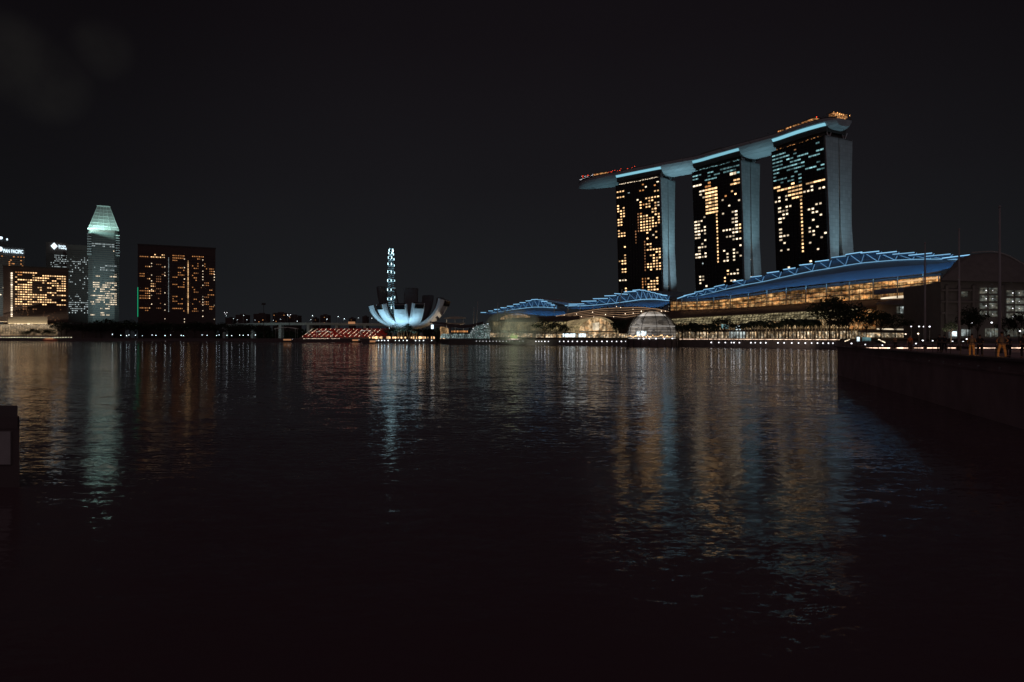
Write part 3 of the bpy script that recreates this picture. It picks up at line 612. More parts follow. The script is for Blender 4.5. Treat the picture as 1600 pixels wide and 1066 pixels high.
# pointed-crown tower
D = 1200
cx = (162-800)/F*D; hw = 25/F*D
t = thing('office_tower', 'tall grey office tower with a floodlit tapering glass crown', 'tower', (cx, D, 3.6))
zs = W(0, 363, D).z
def octo(cx, cy, h, c): return [(cx-h+c, cy-h), (cx+h-c, cy-h), (cx+h, cy-h+c), (cx+h, cy+h-c), (cx+h-c, cy+h), (cx-h+c, cy+h), (cx-h, cy+h-c), (cx-h, cy-h+c)]
MB().prism(octo(cx, D+hw, hw*.96, 8), 3.6, zs).obj('shaft', M['greywall'], t)
mb = MB()
for j in range(44):
    z = 20+(zs-24)*j/44; mb.prism(octo(cx, D+hw, hw*.975, 8), z, z+1.5)
mb.obj('floor_bands', M['stonewall'], t)
zc0 = W(0, 398, D).z
for sg in (-1, 1):
    for j in range(9): MB().box((cx+sg*(hw-3.2), D+4, zc0+(zs-zc0)*j/9), (7, 9.5, 1.6)).obj('corner_balcony', M['white'], t)
z0c = W(0, 359, D).z; z1c = W(0, 321, D).z
mb = MB(); mb.loft([[(x, y, z0c) for x, y in octo(cx, D+hw, hw, 2)], [(x, y, z1c) for x, y in octo(cx, D+hw, hw*.40, 1)]]); mb.obj('crown', M['steel'], t)
mb = MB()
for j in range(1, 7):
    f = j/7; h = lerp(hw, hw*.40, f)+.25; mb.prism(octo(cx, D+hw, h, 2), lerp(z0c, z1c, f)-.35, lerp(z0c, z1c, f)+.35)
for k in (-1, -.45, 0, .45, 1):
    mb.tube([(cx+k*hw*.97, D-.4, z0c), (cx+k*hw*.39, D+hw*.6-.4, z1c)], .5, 5)
mb.obj('crown_ribs', M['white'], t)
MB().prism(octo(cx, D+hw, hw*.9, 6), zs, z0c).obj('crown_neck', M['darkcon'], t)
MB().prism(octo(cx, D+hw, hw*.43, 1), z1c, z1c+1.5).obj('crown_rim', M['white'], t)
rects = [(142,364,182,366.5,.9,'w_cool'),(143,380,184,384,.6,'w_cool'),(143,384,184,388,.45,'w_cool'),(138,388,186,414,.05,'w_white'),(148,414,182,423,.55,'w_cool'),(165,423,184,442,.22,'w_white'),(140,423,165,442,.05,'w_white'),(146,442,184,456,.6,'w_white'),(138,456,184,478,.42,'w_white'),(138,478,184,493,.15,'w_white')]
put_windows(t, grid((cx-hw+5, D+hw*.025-.1, 0), X, 2*hw-10, 20, zs-4, 22, 44, rects, .5, .42, run=4))
turn(t, cx, D)
strip_light('crown_floodlight', (cx-hw, D-13, z0c-4), (cx+hw, D-13, z0c-4), (cx, D+10, z0c+30), 3, 26000, (.55,1.,.86))
area('shaft_floodlight', (cx+30, D-110, 12), (cx, D, 110), 6, 4, 23000, (.62,.95,.95), 80)
# hotel at far left with golden windows
D = 1075
t, x0, x1, top = face_box(6, 108, 419, D, 36, 'grand_hotel', 'broad hotel with many golden windows and a bright lit left edge', 'brownwall')
MB().box(((x0+x1)/2, D+18, top+1), (x1-x0+2, 38, 2)).obj('roof_edge', M['darksteel'], t)
slab_lines(t, x0+14, x1-1, D, 40, top-6, 22, 'brownwall', .7, .6)
rects = [(22,425,36,433,.5,'w_amber'),(36,425,60,433,.25,'w_gold'),(60,428,108,442,.6,'w_gold',.68,.38),(22,433,60,450,.5,'w_gold',.68,.38),(60,442,84,458,.35,'w_gold',.68,.38),(84,436,104,458,.8,'w_gold',.68,.38),(22,450,50,476,.85,'w_gold',.68,.38),(50,458,84,476,.7,'w_gold',.68,.38),(84,458,104,476,.75,'w_gold',.68,.38),(22,476,84,484,.2,'w_dim')]
put_windows(t, grid((x0+14, D-.75, 0), X, x1-x0-18, 40, top-6, 22, 18, rects, .68, .38, run=2))
cells = [(Vector((lerp(x0+18, x1-12, i/14)+rnd.random(), D-.8, 25+rnd.random()*1)), X, Vector((0,0,1)), 4 if i % 3 else 1.5, 1.4, 'w_white' if i < 10 else 'w_gold') for i in range(15)]
cells += [(Vector((lerp(x0+20, x1-12, rnd.random()), D-.8, 32+rnd.random()*18)), X, Vector((0,0,1)), 1, .7, 'w_dim') for i in range(34)]
put_windows(t, cells, 'lobby_window')
mb = MB()
for j in range(22): mb.box((x0+13, D-.9, 30+(top-40)*j/21), (2.6,.8,2.5))
mb.obj('edge_lights', M['w_white'], t)
turn(t, (x0+x1)/2, D)
# grey tower with the hotel name
D = 1150
t, x0, x1, top = face_box(-60, 38.5, 388, D, 40, 'name_tower', 'grey banded tower at left edge carrying lit hotel name letters', 'greywall')
slab_lines(t, x0, x1, D, 20, top-16, 34, 'stonewall', .6, 1.1)
put_windows(t, grid((x0, D-.7, 0), X, x1-x0, 60, top-14, 44, 28, [(0,400,38,422,.09,'w_amber',.9,.5),(0,422,38,500,.02,'w_white')], .9, .5))
area('facade_floodlight', (x1-50, D-90, 20), (x1-20, D, 90), 6, 4, 9000, (.85,.95,.9), 80)
def text_obj(s, size, loc, mname, parent, name='sign_letters', ex=.25):
    cu = bpy.data.curves.new(name, 'FONT'); cu.body = s; cu.size = size; cu.extrude = ex; cu.offset = size*.02
    o = bpy.data.objects.new('tmp', cu); C.objects.link(o)
    dg = bpy.context.evaluated_depsgraph_get(); me = bpy.data.meshes.new_from_object(o.evaluated_get(dg)); bpy.data.objects.remove(o)
    me.materials.clear(); me.materials.append(M[mname])
    return link(name, me, parent, Matrix.Translation(loc) @ Matrix.Rotation(R(90), 4, 'X'))
p = W(4.2, 396.4, D-2); o = text_obj('PAN PACIFIC', 8.2, p, 'sign', t, ex=.3)
cu_w = max(v.co.x for v in o.data.vertices); o.matrix_basis = o.matrix_basis @ Matrix.Diagonal((33/cu_w, 1, 1, 1))
MB().tube([W(0.3, 391.5, D-2.4), W(0.3, 391.5, D-1.6)], 3.9, 8).obj('sign_crest', M['sign'], t)
turn(t, x1, D)
D = 1340
t, x0, x1, top = face_box(-60, 13, 372, D, 40, 'rear_tower', 'dark tower behind the name tower with two white rooftop lights', 'greywall')
MB().ball(W(.5, 370, D-2), 3.2, 8, 5, sz=(1.2,.5,.9)).obj('roof_sign', M['sign'], t); MB().ball(W(10.5, 371.6, D-2), 1.7, 8, 5, sz=(1,.5,1.3)).obj('roof_sign', M['sign'], t)
turn(t, (x0+x1)/2, D)
# tower with diamond logo, and its neighbour
D = 1260
t, x0, x1, top = face_box(72, 106, 379, D, 40, 'logo_tower', 'dark office tower topped by a glowing white diamond logo', 'brownwall')
slab_lines(t, x0, x1, D, 40, top-22, 32, 'slab', .6, .7)
put_windows(t, grid((x0+1, D-.7, 0), X, x1-x0-2, 40, top-22, 16, 34, [(84,398,104,408,.75,'w_cool'),(78,408,104,418,.5,'w_cool')], .6, .4))
c = W(83.2, 384.8, D-2.5); s_ = 6.4
MB().loft([[c+Vector((-s_,0,0)), c+Vector((0,0,-s_)), c+Vector((s_,0,0)), c+Vector((0,0,s_))], [c+Vector((-s_,.8,0)), c+Vector((0,.8,-s_)), c+Vector((s_,.8,0)), c+Vector((0,.8,s_))]]).obj('sign_diamond', M['sign'], t)
for s_, yy, ww in (('Straits', 385.3, 13.5), ('Trading', 388.6, 15.5)):
    o = text_obj(s_, 5.0, W(89.8, yy, D-2.5), 'sign', t); cw_ = max(v.co.x for v in o.data.vertices); o.matrix_basis = o.matrix_basis @ Matrix.Diagonal((ww/cw_, 1, 1, 1))
turn(t, (x0+x1)/2, D)
D = 1235
t, x0, x1, top = face_box(104, 139, 383, D, 40, 'office_tower', 'dark unlit-topped office tower between diamond logo tower and pointed tower', 'brownwall')
slab_lines(t, x0, x1, D, 25, top-10, 36, 'slab', .6, .7)
put_windows(t, grid((x0+1, D-.7, 0), X, x1-x0-2, 22, top-10, 14, 38, [(104,395,139,403,.08,'w_cool'),(104,403,139,416,.42,'w_cool'),(108,416,139,424,.3,'w_cool'),(108,424,139,470,.14,'w_cool'),(108,470,139,492,.6,'w_cool')], .55, .4))
turn(t, (x0+x1)/2, D)
# lit awning and lattice pavilion on the left quay
D = 1035
t = thing('lattice_pavilion', 'low waterside pavilion with bright sloping awning and glowing lattice wall', 'pavilion', ((35-800)/F*D, D, 3.6))
def wq(px, py, D): return W(px, py, D)
for (a, b, y0, y1) in ((-60, 11.5, 495, 503), (12.5, 74, 495.5, 506)):
    p0, p1 = W(a, y0, D+9), W(b, y0, D+9); q0, q1 = W(a, y1, D-3), W(b, y1, D-3); u = Vector((0,0,.5))
    MB().hexa([q0, q1, p1, p0, q0+u, q1+u, p1+u, p0+u]).obj('awning', M['ply'], t)
strip_light('awning_light', W(-60, 509, D-13), W(74, 509, D-13), W(7, 501, D+1), 1, 21000, (1,.8,.55))
M['lattice'] = interior('lattice_wall_glow', (.75,.45,.2), (.9,.7,.45), .42, .55, .40, 1, 1.6)
mb = MB(); a = W(-60, 507, D+2); b = W(90, 524.5, D+2); mb.box(((a.x+b.x)/2, D+6, (a.z+b.z)/2), (b.x-a.x, 8, a.z-b.z)); mb.obj('lattice_wall', M['lattice'], t)
mb = MB()
for k in range(70):
    x = lerp(a.x, b.x, k/69); mb.tube([(x, D+1.7, b.z), (x+(2 if k % 2 else -2), D+1.7, a.z)], .16, 4)
for k in range(7): mb.box(((a.x+b.x)/2, D+1.7, lerp(b.z, a.z, k/6)), (b.x-a.x, .3, .25))
mb.obj('lattice', M['darksteel'], t)
t, x0, x1, top = face_box(90, 178, 505, D, 30, 'terminal_shed', 'long low unlit shed right of the lattice pavilion', 'darkcon')
mb = MB(); mb.loft([[(x0, D-3, top), (x1, D-3, top-6), (x1, D+30, top-6), (x0, D+30, top)], [(x0, D-3, top+1), (x1, D-3, top-5), (x1, D+30, top-5), (x0, D+30, top+1)]]); mb.obj('roof', M['greywall'], t)
# small distant blocks beyond the bridge
for i, (a, b, y, D) in enumerate(((352,362,497,1500),(368,384,492,1500),(396,416,490.5,1450),(426,446,489,1500),(448,466,493,1520),(488,494,497,1500),(500,512,492.5,1480),(545,552,497,1500),(566,573,494.5,1500))):
    t, x0, x1, top = face_box(a, b, y, D, 25, 'apartment_block', f'{nth(i)} small dark block from left on the skyline beyond the long bridge', 'brownwall'); t['group'] = 'small dark blocks beyond the bridge'
    MB().box(((x0+x1)/2, D+12, top+1.2), ((x1-x0)*.4, 8, 2.4)).obj('roof_plant', M['darkcon'], t)
    put_windows(t, grid((x0+1, D-.2, 0), X, x1-x0-2, 20, top-3, 6, 8, [(0,0,1600,1000,.05,'w_amber',.4,.3)]))
# floodlight masts
for i, (px, y, D) in enumerate(((412, 474, 900), (452, 490, 880), (353, 487, 990))):
    top = W(px, y, D); t = thing('floodlight_mast', ('tallest thin dark mast left of the red grandstand', 'shorter dark floodlight mast right of the tallest one, lamps near its head', 'thin mast with two small lamps behind the left shore trees')[i], 'mast', (top.x, D, 3.7), 'thin masts left of the grandstand')
    MB().tube([(top.x, D, 3.7), top], [.5,.28], 6).obj('pole', M['darksteel'], t)
    MB().box((top.x, D, top.z-1), (5, .8, 2.6)).obj('head_frame', M['darksteel'], t)
    if i:
        for k in range(3): MB().ball((top.x-1.8+k*1.8, D-.8, top.z-1.5-(k % 2)*2), .38, 6, 5).obj('floodlight', M['lamp_white'], t)
# long bridge
D = 1095
pts = [(-480,1110,24),(-430,1100,26.5),(-380,1096,27.5),(-300,1095,27.5),(-220,1095,26.5),(-120,1095,24.5),(0,1100,22),(120,1110,20)]
t = thing('long_bridge', 'long low concrete road bridge behind the red grandstand', 'bridge', (-200, D, 3.6))
mb = MB(); mb.loft([[(x,y-8,z-2.6),(x,y+8,z-2.6),(x,y+10,z),(x,y-10,z)] for x, y, z in pts]); mb.obj('road_deck', M['concrete'], t)
mb = MB(); mb.loft([[(x,y-10.4,z+.02),(x,y-10,z+.02),(x,y-10,z+1.1),(x,y-10.4,z+1.1)] for x, y, z in pts]); mb.obj('barrier', M['concrete'], t)
for k in range(12):
    x = -460+k*45; z = interp([(p[0], p[2]) for p in pts], x, 1); MB().prism([(x-2,1088),(x+2,1088),(x+2,1102),(x-2,1102)], -1, z-2.7).obj('pier', M['concrete'], t)
strip_light('bridge_light', (-440, 1060, 8), (-330, 1060, 8), (-385, 1088, 27), 2, 2600, (.7,.95,.9))
strip_light('bridge_light', (-330, 1060, 8), (-180, 1060, 8), (-255, 1088, 27), 2, 1700, (1,.9,.7))
mb = MB(); p = W(549.5, 504.5, 1083); mb.box(p, (10,4,3.4)); t2 = thing('road_sign', 'small yellow lit board on the long bridge', 'sign', p-Vector((0,0,1.7))); mb.obj('panel', M['w_dim'], t2); MB().box(p+Vector((0,0,1.9)), (10.6,4.4,.4)).obj('frame', M['darksteel'], t2)

mb = MB(); rw = random.Random(9)
for k in range(5200):
    x = rw.uniform(-520, 60); z = 3.6+abs(rw.gauss(0, 6.5)); y = 1140+rw.uniform(-8, 8); c = Vector((x, y, min(z, 22)))
    a_ = Vector((rw.gauss(0,1), rw.gauss(0,1), rw.gauss(0,1))).normalized()*2.6; b_ = a_.cross(Vector((rw.gauss(0,1), rw.gauss(0,1), rw.gauss(0,1))).normalized())
    mb.add([c-a_, c-b_, c+a_, c+b_], [(0,1,2,3)])
tag(mb.obj('far_woods', M['leaf']), 'distant dark belt of trees behind the long bridge', 'woods', kind='stuff')
# red grandstand
D0 = 790
t = thing('grandstand', 'wide stepped grandstand of red seats under the long bridge', 'grandstand', (-200, D0, 3.7))
xa, xb = (468-800)/F*D0, (604-800)/F*D0
mb = MB()
for j in range(14):
    f = j/14; mb.box(((xa+xb)/2+f*6, D0+j*2.2, 3.75+(1.5+j*.75)/2), (xb-xa-f*14, 2.2, 1.5+j*.75))
mb.obj('steps', M['darkcon'], t)
mb = MB()
for j in range(14):
    z = 5.3+j*.75; n = 95
    for k in range(n):
        if (k + j*2) % 12 in (0, 1) or rnd.random() < .1: continue
        f = j/14; x = lerp(xa+1+f*13, xb-1-f*1, k/n)
        mb.add([(x,D0+j*2.2-.9,z),(x+.9,D0+j*2.2-.9,z),(x+.9,D0+j*2.2+.2,z+.15),(x,D0+j*2.2+.2,z+.15),(x,D0+j*2.2+.5,z+.85),(x+.9,D0+j*2.2+.5,z+.85)], [(0,1,2,3),(3,2,5,4)])
tag(mb.obj('seats', M['red'], t), kind='stuff')
mb = MB()
for k in range(16):
    for j in range(12):
        if rnd.random() < .72:
            f = j/13; x = lerp(xa+4, xb-10, (k+f*.9)/16); mb.ball((x, D0+j*2.3-1.2, 6.6+j*.78), .16+.08*rnd.random(), 6, 4)
o = mb.obj('aisle_lights', M['lamp_orange'], t); o.data.materials[0] = M['lamp_warm']
mb = MB()
for k in range(12): mb.tube([(lerp(xa+6, xb-12, k/12), D0-1.3, 6.5), (lerp(xa+6, xb-12, k/12)+9, D0+27, 16.2)], .22, 5)
mb.obj('aisle_rails', M['red'], t)
strip_light('stand_floodlight', (xa+5, D0-14, 19), (xb-5, D0-14, 19), ((xa+xb)/2, D0+14, 9), 1.5, 1500, (1,.5,.3))
# moored boats and small pavilions before it
def boat(px, D, L_, label, glow='w_white'):
    p = W(px, HY, D); t = thing('boat', label, 'boat', (p.x, D, 0), 'small boats by the grandstand'); h = L_*.11
    hull = MB(); hull.loft([[(p.x+L_*x, D-w_, .2), (p.x+L_*x, D+w_, .2), (p.x+L_*x*1.05, D+w_*1.4, h), (p.x+L_*x*1.05, D-w_*1.4, h)] for x, w_ in ((-.5,.3),(-.3,1.3),(.25,1.5),(.45,.7),(.52,.15))]); hull.obj('hull', M['darkcon'], t)
    MB().box((p.x-L_*.05, D, h+.9), (L_*.5, 2, 1.5)).obj('cabin', M['w_dim'], t)
    MB().box((p.x-L_*.05, D, h+1.9), (L_*.62, 2.8, .25)).obj('roof', M['white'], t)
    MB().ball((p.x+L_*.3, D, h+1.4), .2).obj('lamp', M['lamp_white'], t)
boat(450, 745, 16, 'low covered boat left of the grandstand lights'); boat(583, 590, 9, 'small dark boat lying off the left end of the lotus building quay'); boat(556, 745, 12, 'small boat between the grandstand and the lotus building')
boat(78, 975, 22, 'long low tour boat with reddish glow before the left quay')
M['redglow'] = emit('red_glow', (1,.16,.06), .3, 0); p = W(78, 531.3, 973); MB().box(p, (20,.3,.35)).obj('side_light', M['redglow'], bpy.data.objects['boat.003'])
for i, (px, y, w_, D, lab) in enumerate(((448,514,34,830,'low pavilion with pale curved roof left of the red grandstand'),(507,519,24,772,'small white-roofed tent before the red grandstand'),(572,517.5,17,772,'small bright tent beside the lotus building'))):
    c = W(px, y, D); w_ = w_/F*D; t = thing('tent', lab, 'tent', (c.x, D, 3.7))
    mb = MB(); mb.loft([[(c.x-w_/2+w_*k/8, D-5, c.z+math.sin(math.pi*k/8)*w_*.06), (c.x-w_/2+w_*k/8, D+5, c.z+math.sin(math.pi*k/8)*w_*.06), (c.x-w_/2+w_*k/8, D+5, c.z+.35+math.sin(math.pi*k/8)*w_*.06), (c.x-w_/2+w_*k/8, D-5, c.z+.35+math.sin(math.pi*k/8)*w_*.06)] for k in range(9)]); mb.obj('roof', M['white'], t)
    for sx in (-1, 1):
        for sy in (-4, 4): MB().tube([(c.x+sx*w_*.45, D+sy, 3.7), (c.x+sx*w_*.45, D+sy, c.z+.1)], .15, 5).obj('post', M['steel'], t)
    strip_light('tent_light', (c.x-w_/2, D-7, c.z-2), (c.x+w_/2, D-7, c.z-2), (c.x, D-3, c.z+1.5), .5, (60,200,260)[i], (1,.95,.85))

# ------------------------------------------------------------------ observation wheel
D = 1290; cw = W(611.5, 0, D); zc = W(0, 389, D).z-76.5; th = R(100.03-2.7)
t = thing('observation_wheel', 'huge observation wheel seen edge on as a glowing vertical ladder', 'ferris wheel', (cw.x, D, 3.6))
ax = Vector((math.cos(th), math.sin(th), 0)); nx = Vector((-ax.y, ax.x, 0)); cen = Vector((cw.x, D, zc))
def wp(a, r, o=0): return cen + ax*(r*math.cos(a)) + Vector((0,0,r*math.sin(a))) + nx*o
M['rimlight'] = emit('rim_light', (.35,.75,.95), .55, .9); M['capsule_glow'] = emit('capsule_glow', (.6,.92,1), 3.2, .3)
for o_ in (-2.5, 2.5): MB().tube([wp(2*math.pi*k/96, 71, o_) for k in range(97)], .4, 5, cap=False).obj('rim', M['steel'], t)
mb = MB()
for k in range(112): mb.tube([wp(2*math.pi*k/112, 71, -2.5), wp(2*math.pi*(k+.5)/112, 71, 2.5)], .22, 4)
mb.obj('rim_lattice', M['rimlight'], t)
for k in range(28):
    a = 2*math.pi*(k+.35)/28; c = wp(a, 74.2, 0)
    mb = MB()
    mb.loft([[c+nx*x+Vector((0,0,r_*math.cos(q*math.pi/4)))+ax*(r_*math.sin(q*math.pi/4)) for q in range(8)] for x, r_ in ((-3.4,.8),(-2.6,1.8),(2.6,1.8),(3.4,.8))])
    o = mb.obj('capsule', M['glass'], t)
    for x in (-3.0, 3.0):
        m2 = MB(); m2.tube([c+nx*(x-.5), c+nx*(x+.5)], 2.0, 8); m2.obj('capsule_light', M['capsule_glow'], o)
    for s_ in (-1.95, 1.95): MB().tube([c+nx*-3+Vector((0,0,s_)), c+nx*3+Vector((0,0,s_))], .28, 5).obj('capsule_strip', M['rimlight'], o)
mb = MB()
for k in range(28): mb.tube([wp(2*math.pi*k/28, 70), wp(2*math.pi*k/28, 2)], .06, 4)
mb.obj('spokes', M['steel'], t)
MB().tube([cen-nx*7, cen+nx*7], 2.2, 12).obj('hub', M['steel'], t)
for s_ in (-1, 1):
    for q in (-1, 1): MB().tube([cen+nx*7*s_, cen+nx*26*s_+ax*16*q+Vector((0,0,3.7-zc))], [1.0,1.4], 8).obj('leg', M['darksteel'], t)

# ------------------------------------------------------------------ lotus museum
mc = Vector(((636-800)/F*640, 640, 0))
t = thing('lotus_museum', 'white lotus-shaped museum with floodlit petals and a dark window in each tip', 'museum', (mc.x, mc.y, 3.7))
def petal(az, Rr, Ht, w0, w1, lit, z0=14.5, pw=1.0, thick=4.5, cutz=None):
    a = R(az); d = Vector((math.cos(a), math.sin(a), 0)); s = Vector((-d.y, d.x, 0)); K = 12; outer = []
    rings = []
    for k in range(K+1):
        u = k/K; ang = u*math.pi/2*pw
        r_ = 3+Rr*math.sin(ang)/math.sin(math.pi/2*pw); z = z0+Ht*(1-math.cos(ang))/(1-math.cos(math.pi/2*pw))
        tan = Vector((Rr*math.cos(ang)*d.x, Rr*math.cos(ang)*d.y, Ht*math.sin(ang)+.001)).normalized()
        nrm = Vector((-tan.z*d.x, -tan.z*d.y, math.hypot(tan.x, tan.y)))   # towards inside/up
        hw = lerp(w0, w1, math.sin(u*math.pi/2)) ; c = mc + d*r_ + Vector((0,0,z)); th_ = thick*(.35+.65*u)
        rings.append([c-s*hw*.86, c-s*hw*.3-nrm*.35*hw*.3, c+s*hw*.3-nrm*.35*hw*.3, c+s*hw*.86, c+s*hw+nrm*th_*.5, c+s*hw*.9+nrm*th_, c-s*hw*.9+nrm*th_, c-s*hw+nrm*th_*.5])
    mb = MB(); mb.loft(rings); o = mb.obj('petal', M['white'], t, smooth=False)
    r1 = rings[-1]; cen_ = sum(r1, Vector())/8; tdir = (cen_-sum(rings[-2], Vector())/8).normalized()
    win = [p_.lerp(cen_, .14)+tdir*.02 for p_ in r1]
    MB().loft([win, [p_+tdir*.35 for p_ in win]]).obj('tip_skylight', M['glass'], o)
    # dark window band just under the tip on the outer face
    a0 = [rings[-3][i].lerp(rings[-2][i], .6) for i in (0,3)]; a1 = [rings[-1][i]-tdir*.35 for i in (0,3)]
    nn = ((a0[1]-a0[0]).cross(a1[0]-a0[0])).normalized()
    if nn.dot(d) < 0: nn = -nn
    off = nn*(.35*w1*.3+.25)
    MB().hexa([a0[0]+off*.2+s*.8, a0[1]+off*.2-s*.8, a1[1]+off*.2-s*.8, a1[0]+off*.2+s*.8, a0[0]+off*1.5+s*1.2, a0[1]+off*1.5-s*1.2, a1[1]+off*1.5-s*1.2, a1[0]+off*1.5+s*1.2]).obj('tip_window', M['glass'], o)
    return o
petal(-97, 22, 21.5, 7.5, 6.4, 1, z0=13.5, pw=.86); petal(-137, 27, 21.5, 7, 6.0, 1, z0=13.5, pw=.86); petal(-170, 32, 20.5, 6, 5.4, 1, z0=13.5, pw=.9); petal(-56, 23, 22.5, 7, 6.2, 1, z0=13.5, pw=.86)
petal(-12, 36, 26, 8, 9.0, 0, z0=13.5, pw=.88, thick=6)
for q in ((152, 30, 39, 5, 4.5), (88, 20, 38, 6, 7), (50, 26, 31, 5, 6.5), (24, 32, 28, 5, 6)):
    o = petal(*q, 0, pw=.95); o.data.materials[0] = M['greywall']  # white petals in shade; the shade is put into a darker grey
c = mc+Vector((0,0,17)); rings = []
for k in range(9):
    z = 12.6+k*1.3; r_ = 3+9*math.sin(k/8*math.pi/2*.9); rings.append([(mc.x+r_*math.cos(2*math.pi*j/24), mc.y+r_*math.sin(2*math.pi*j/24), z) for j in range(24)])
MB().loft(rings).obj('bowl', M['white'], t)
mb = MB()
for k in range(10):
    a = 2*math.pi*k/10; b0 = mc+Vector((8*math.cos(a), 8*math.sin(a), 3.7)); 
    for s_ in (-.3, .3): mb.tube([b0, mc+Vector((11*math.cos(a+s_), 11*math.sin(a+s_), 16))], .42, 6)
mb.obj('lattice_columns', M['ply'], t)
mb = MB(); mb.tube([mc+Vector((0,0,3.7)), mc+Vector((0,0,12.6))], 4.5, 16); mb.obj('lobby', M['glass'], t)
mb = MB()   # round opening in the right petal's warm lit edge
pr = W(685.5, 497.5, 628)
BLUEW = (.42,.78,1.)
area('petal_floodlight', (mc.x-6, 611, 5.2), (mc.x-4, 622, 36), 16, 2, 2700, BLUEW, 100)
area('petal_floodlight', (mc.x-30, 611, 5.2), (mc.x-22, 625, 36), 12, 2, 2600, BLUEW, 100)
area('petal_floodlight', (mc.x+11, 611, 5.2), (mc.x+12, 623, 38), 8, 2, 1100, BLUEW, 80)
area('petal_floodlight', (mc.x+48, 612, 5.5), (mc.x+30, 634, 26), 5, 2, 600, (1,.78,.55), 60)
MB().tube([W(684.5, 498, 627.0), W(684.5, 498, 628.4)], 1.5, 14).obj('round_window', M['glass'], t)
mb = MB()
for k in range(46):
    x = lerp(mc.x-34, mc.x+36, k/46)+rnd.random(); mb.box((x, 646-rnd.random()*22, 5.1), (.5+rnd.random()*1.2,.4,1.2+rnd.random()*1.4))
tag(mb.obj('lobby_lights', M['w_gold'], t), kind='stuff')
for i, (px, yt) in enumerate(((606,512),(612,513),(619.5,505.5),(637.5,504),(649,512),(655,513),(663,511),(672,512))):
    tree_at(px, yt, 609.5, f'{nth(i)} small dark tree from left before the lotus building', 'small trees before the lotus building', .8, i)
# moored dark oval structure + white light beside it
t = thing('clipped_hedge', 'tall dark oval hedge standing at the water right of the lotus building', 'hedge', W(683, 536, 578))
mb = MB(); c = W(683.5, 523.5, 578)
leafball(mb, c, 2.6, 6.3, 1500, .5); mb.ball(c, 1, 12, 8, sz=(2.5,2.5,6.2)); mb.obj('foliage', M['leaf'], t)
t = thing('light_box', 'bright white light box on a pole right of the lotus building', 'lamp', W(675.5, 528, 570)); c = W(675.5, 510.8, 570)
MB().box(c, (2.0,.6,3.4), .2).obj('light_panel', M['sign'], t); MB().tube([c-Vector((0,0,1.7)), (c.x, c.y, 3.6)], .14, 6).obj('pole', M['darksteel'], t)
c = W(762, 508, 520); t = thing('light_box', 'small white light box on a pole above the faceted glass pavilion', 'lamp', (c.x, c.y, 3.6))
MB().box(c, (1.2,.5,2.1), .2).obj('light_panel', M['sign'], t); MB().tube([c-Vector((0,0,1.0)), (c.x, c.y, 3.6)], .12, 6).obj('pole', M['darksteel'], t)

# ------------------------------------------------------------------ event plaza: sweeping canopy, glazed wall, crystal pavilion, masts
A, B = (-64,590), (-20,540)
def curve_strip(name, top, bot, A, B, off0, off1, m, parent, thick=(0,0,0)):
    """a band between two photo curves, each laid on its own vertical plane"""
    a = [onp(x, y, A, B, off0) for x, y in top]; b = [onp(x, y, A, B, off1) for x, y in bot]; mb = MB(); n = min(len(a), len(b)); T = Vector(thick)
    mb.loft([[b[i], a[i], a[i]+T, b[i]+T] for i in range(n)]); return mb.obj(name, M[m], parent)
def rs(pts, n):   # resample a pixel polyline to n points
    ln = [0]
    for a, b in zip(pts, pts[1:]): ln.append(ln[-1]+math.hypot(b[0]-a[0], b[1]-a[1]))
    out_ = []
    for k in range(n):
        s_ = ln[-1]*k/(n-1); i = max(j for j in range(len(ln)) if ln[j] <= s_+1e-9); i = min(i, len(pts)-2); f = (s_-ln[i])/(ln[i+1]-ln[i]); out_.append((lerp(pts[i][0], pts[i+1][0], f), lerp(pts[i][1], pts[i+1][1], f)))
    return out_
t = thing('plaza_hall', 'low waterside hall with sagging dark canopy right of the lotus building', 'hall', onp(715, 528, A, B, 6))
c1_ = [(672,504.5),(690,507),(705,511),(722,513.5),(738,511),(755,506)]; c0_ = [(672,503),(690,504),(705,507),(722,508.5),(738,507.5),(755,503)]
curve_strip('canopy', rs(c0_, 9), rs(c1_, 9), A, B, 14, -2, 'brownwall', t, (0,0,.3))
curve_strip('glazed_wall', [(688,510.5),(694,511),(700,513.5)], [(686,528.5),(694,528.5),(702,528.5)], A, B, 6, 6, 'gold', t, (.2,.4,0))
curve_strip('bright_wall', [(690,521.5),(720,521.8),(742,522)], [(688,528.8),(720,528.8),(742,528.8)], A, B, 3, 3, 'tealglass', t, (.2,.4,0))
mb = MB()
for k in range(12):
    p = onp(706+k*2.2, 518, A, B, 5); mb.ball(p, .6, 6, 5, sz=(.7,.7,1.4))
mb.obj('ceiling_lamps', M['w_amber'], t)
mb = MB()
for k in range(14): mb.tube([onp(700+k*3.1, 528.5, A, B, 2.6), onp(702+k*3.1, 521.5, A, B, 2.6)], .22, 4)
mb.obj('mullions', M['darksteel'], t)
t = thing('sail_canopy', 'pale boat-shaped fabric sail roof above the plaza hall', 'canopy', onp(715, 527, A, B, 20))
curve_strip('upper_sail', rs([(693,497.5),(705,495.2),(717,495),(728,496.8)], 7), rs([(693,498),(705,498.5),(717,498.5),(728,497.4)], 7), A, B, 30, 22, 'ply', t, (0,0,.15))
curve_strip('lower_sail', rs([(696,504),(708,505),(718,505),(726,504.5)], 7), rs([(698,505),(708,507.5),(718,508),(726,506)], 7), A, B, 22, 18, 'ply', t, (0,0,.15))
for px in (698, 711, 724): MB().tube([onp(px, 528, A, B, 24), onp(px, 497, A, B, 26)], .2, 6).obj('post', M['steel'], t)
strip_light('sail_light', onp(696, 512, A, B, 16), onp(727, 512, A, B, 16), onp(712, 498, A, B, 26), .6, 420, (1,.82,.55))
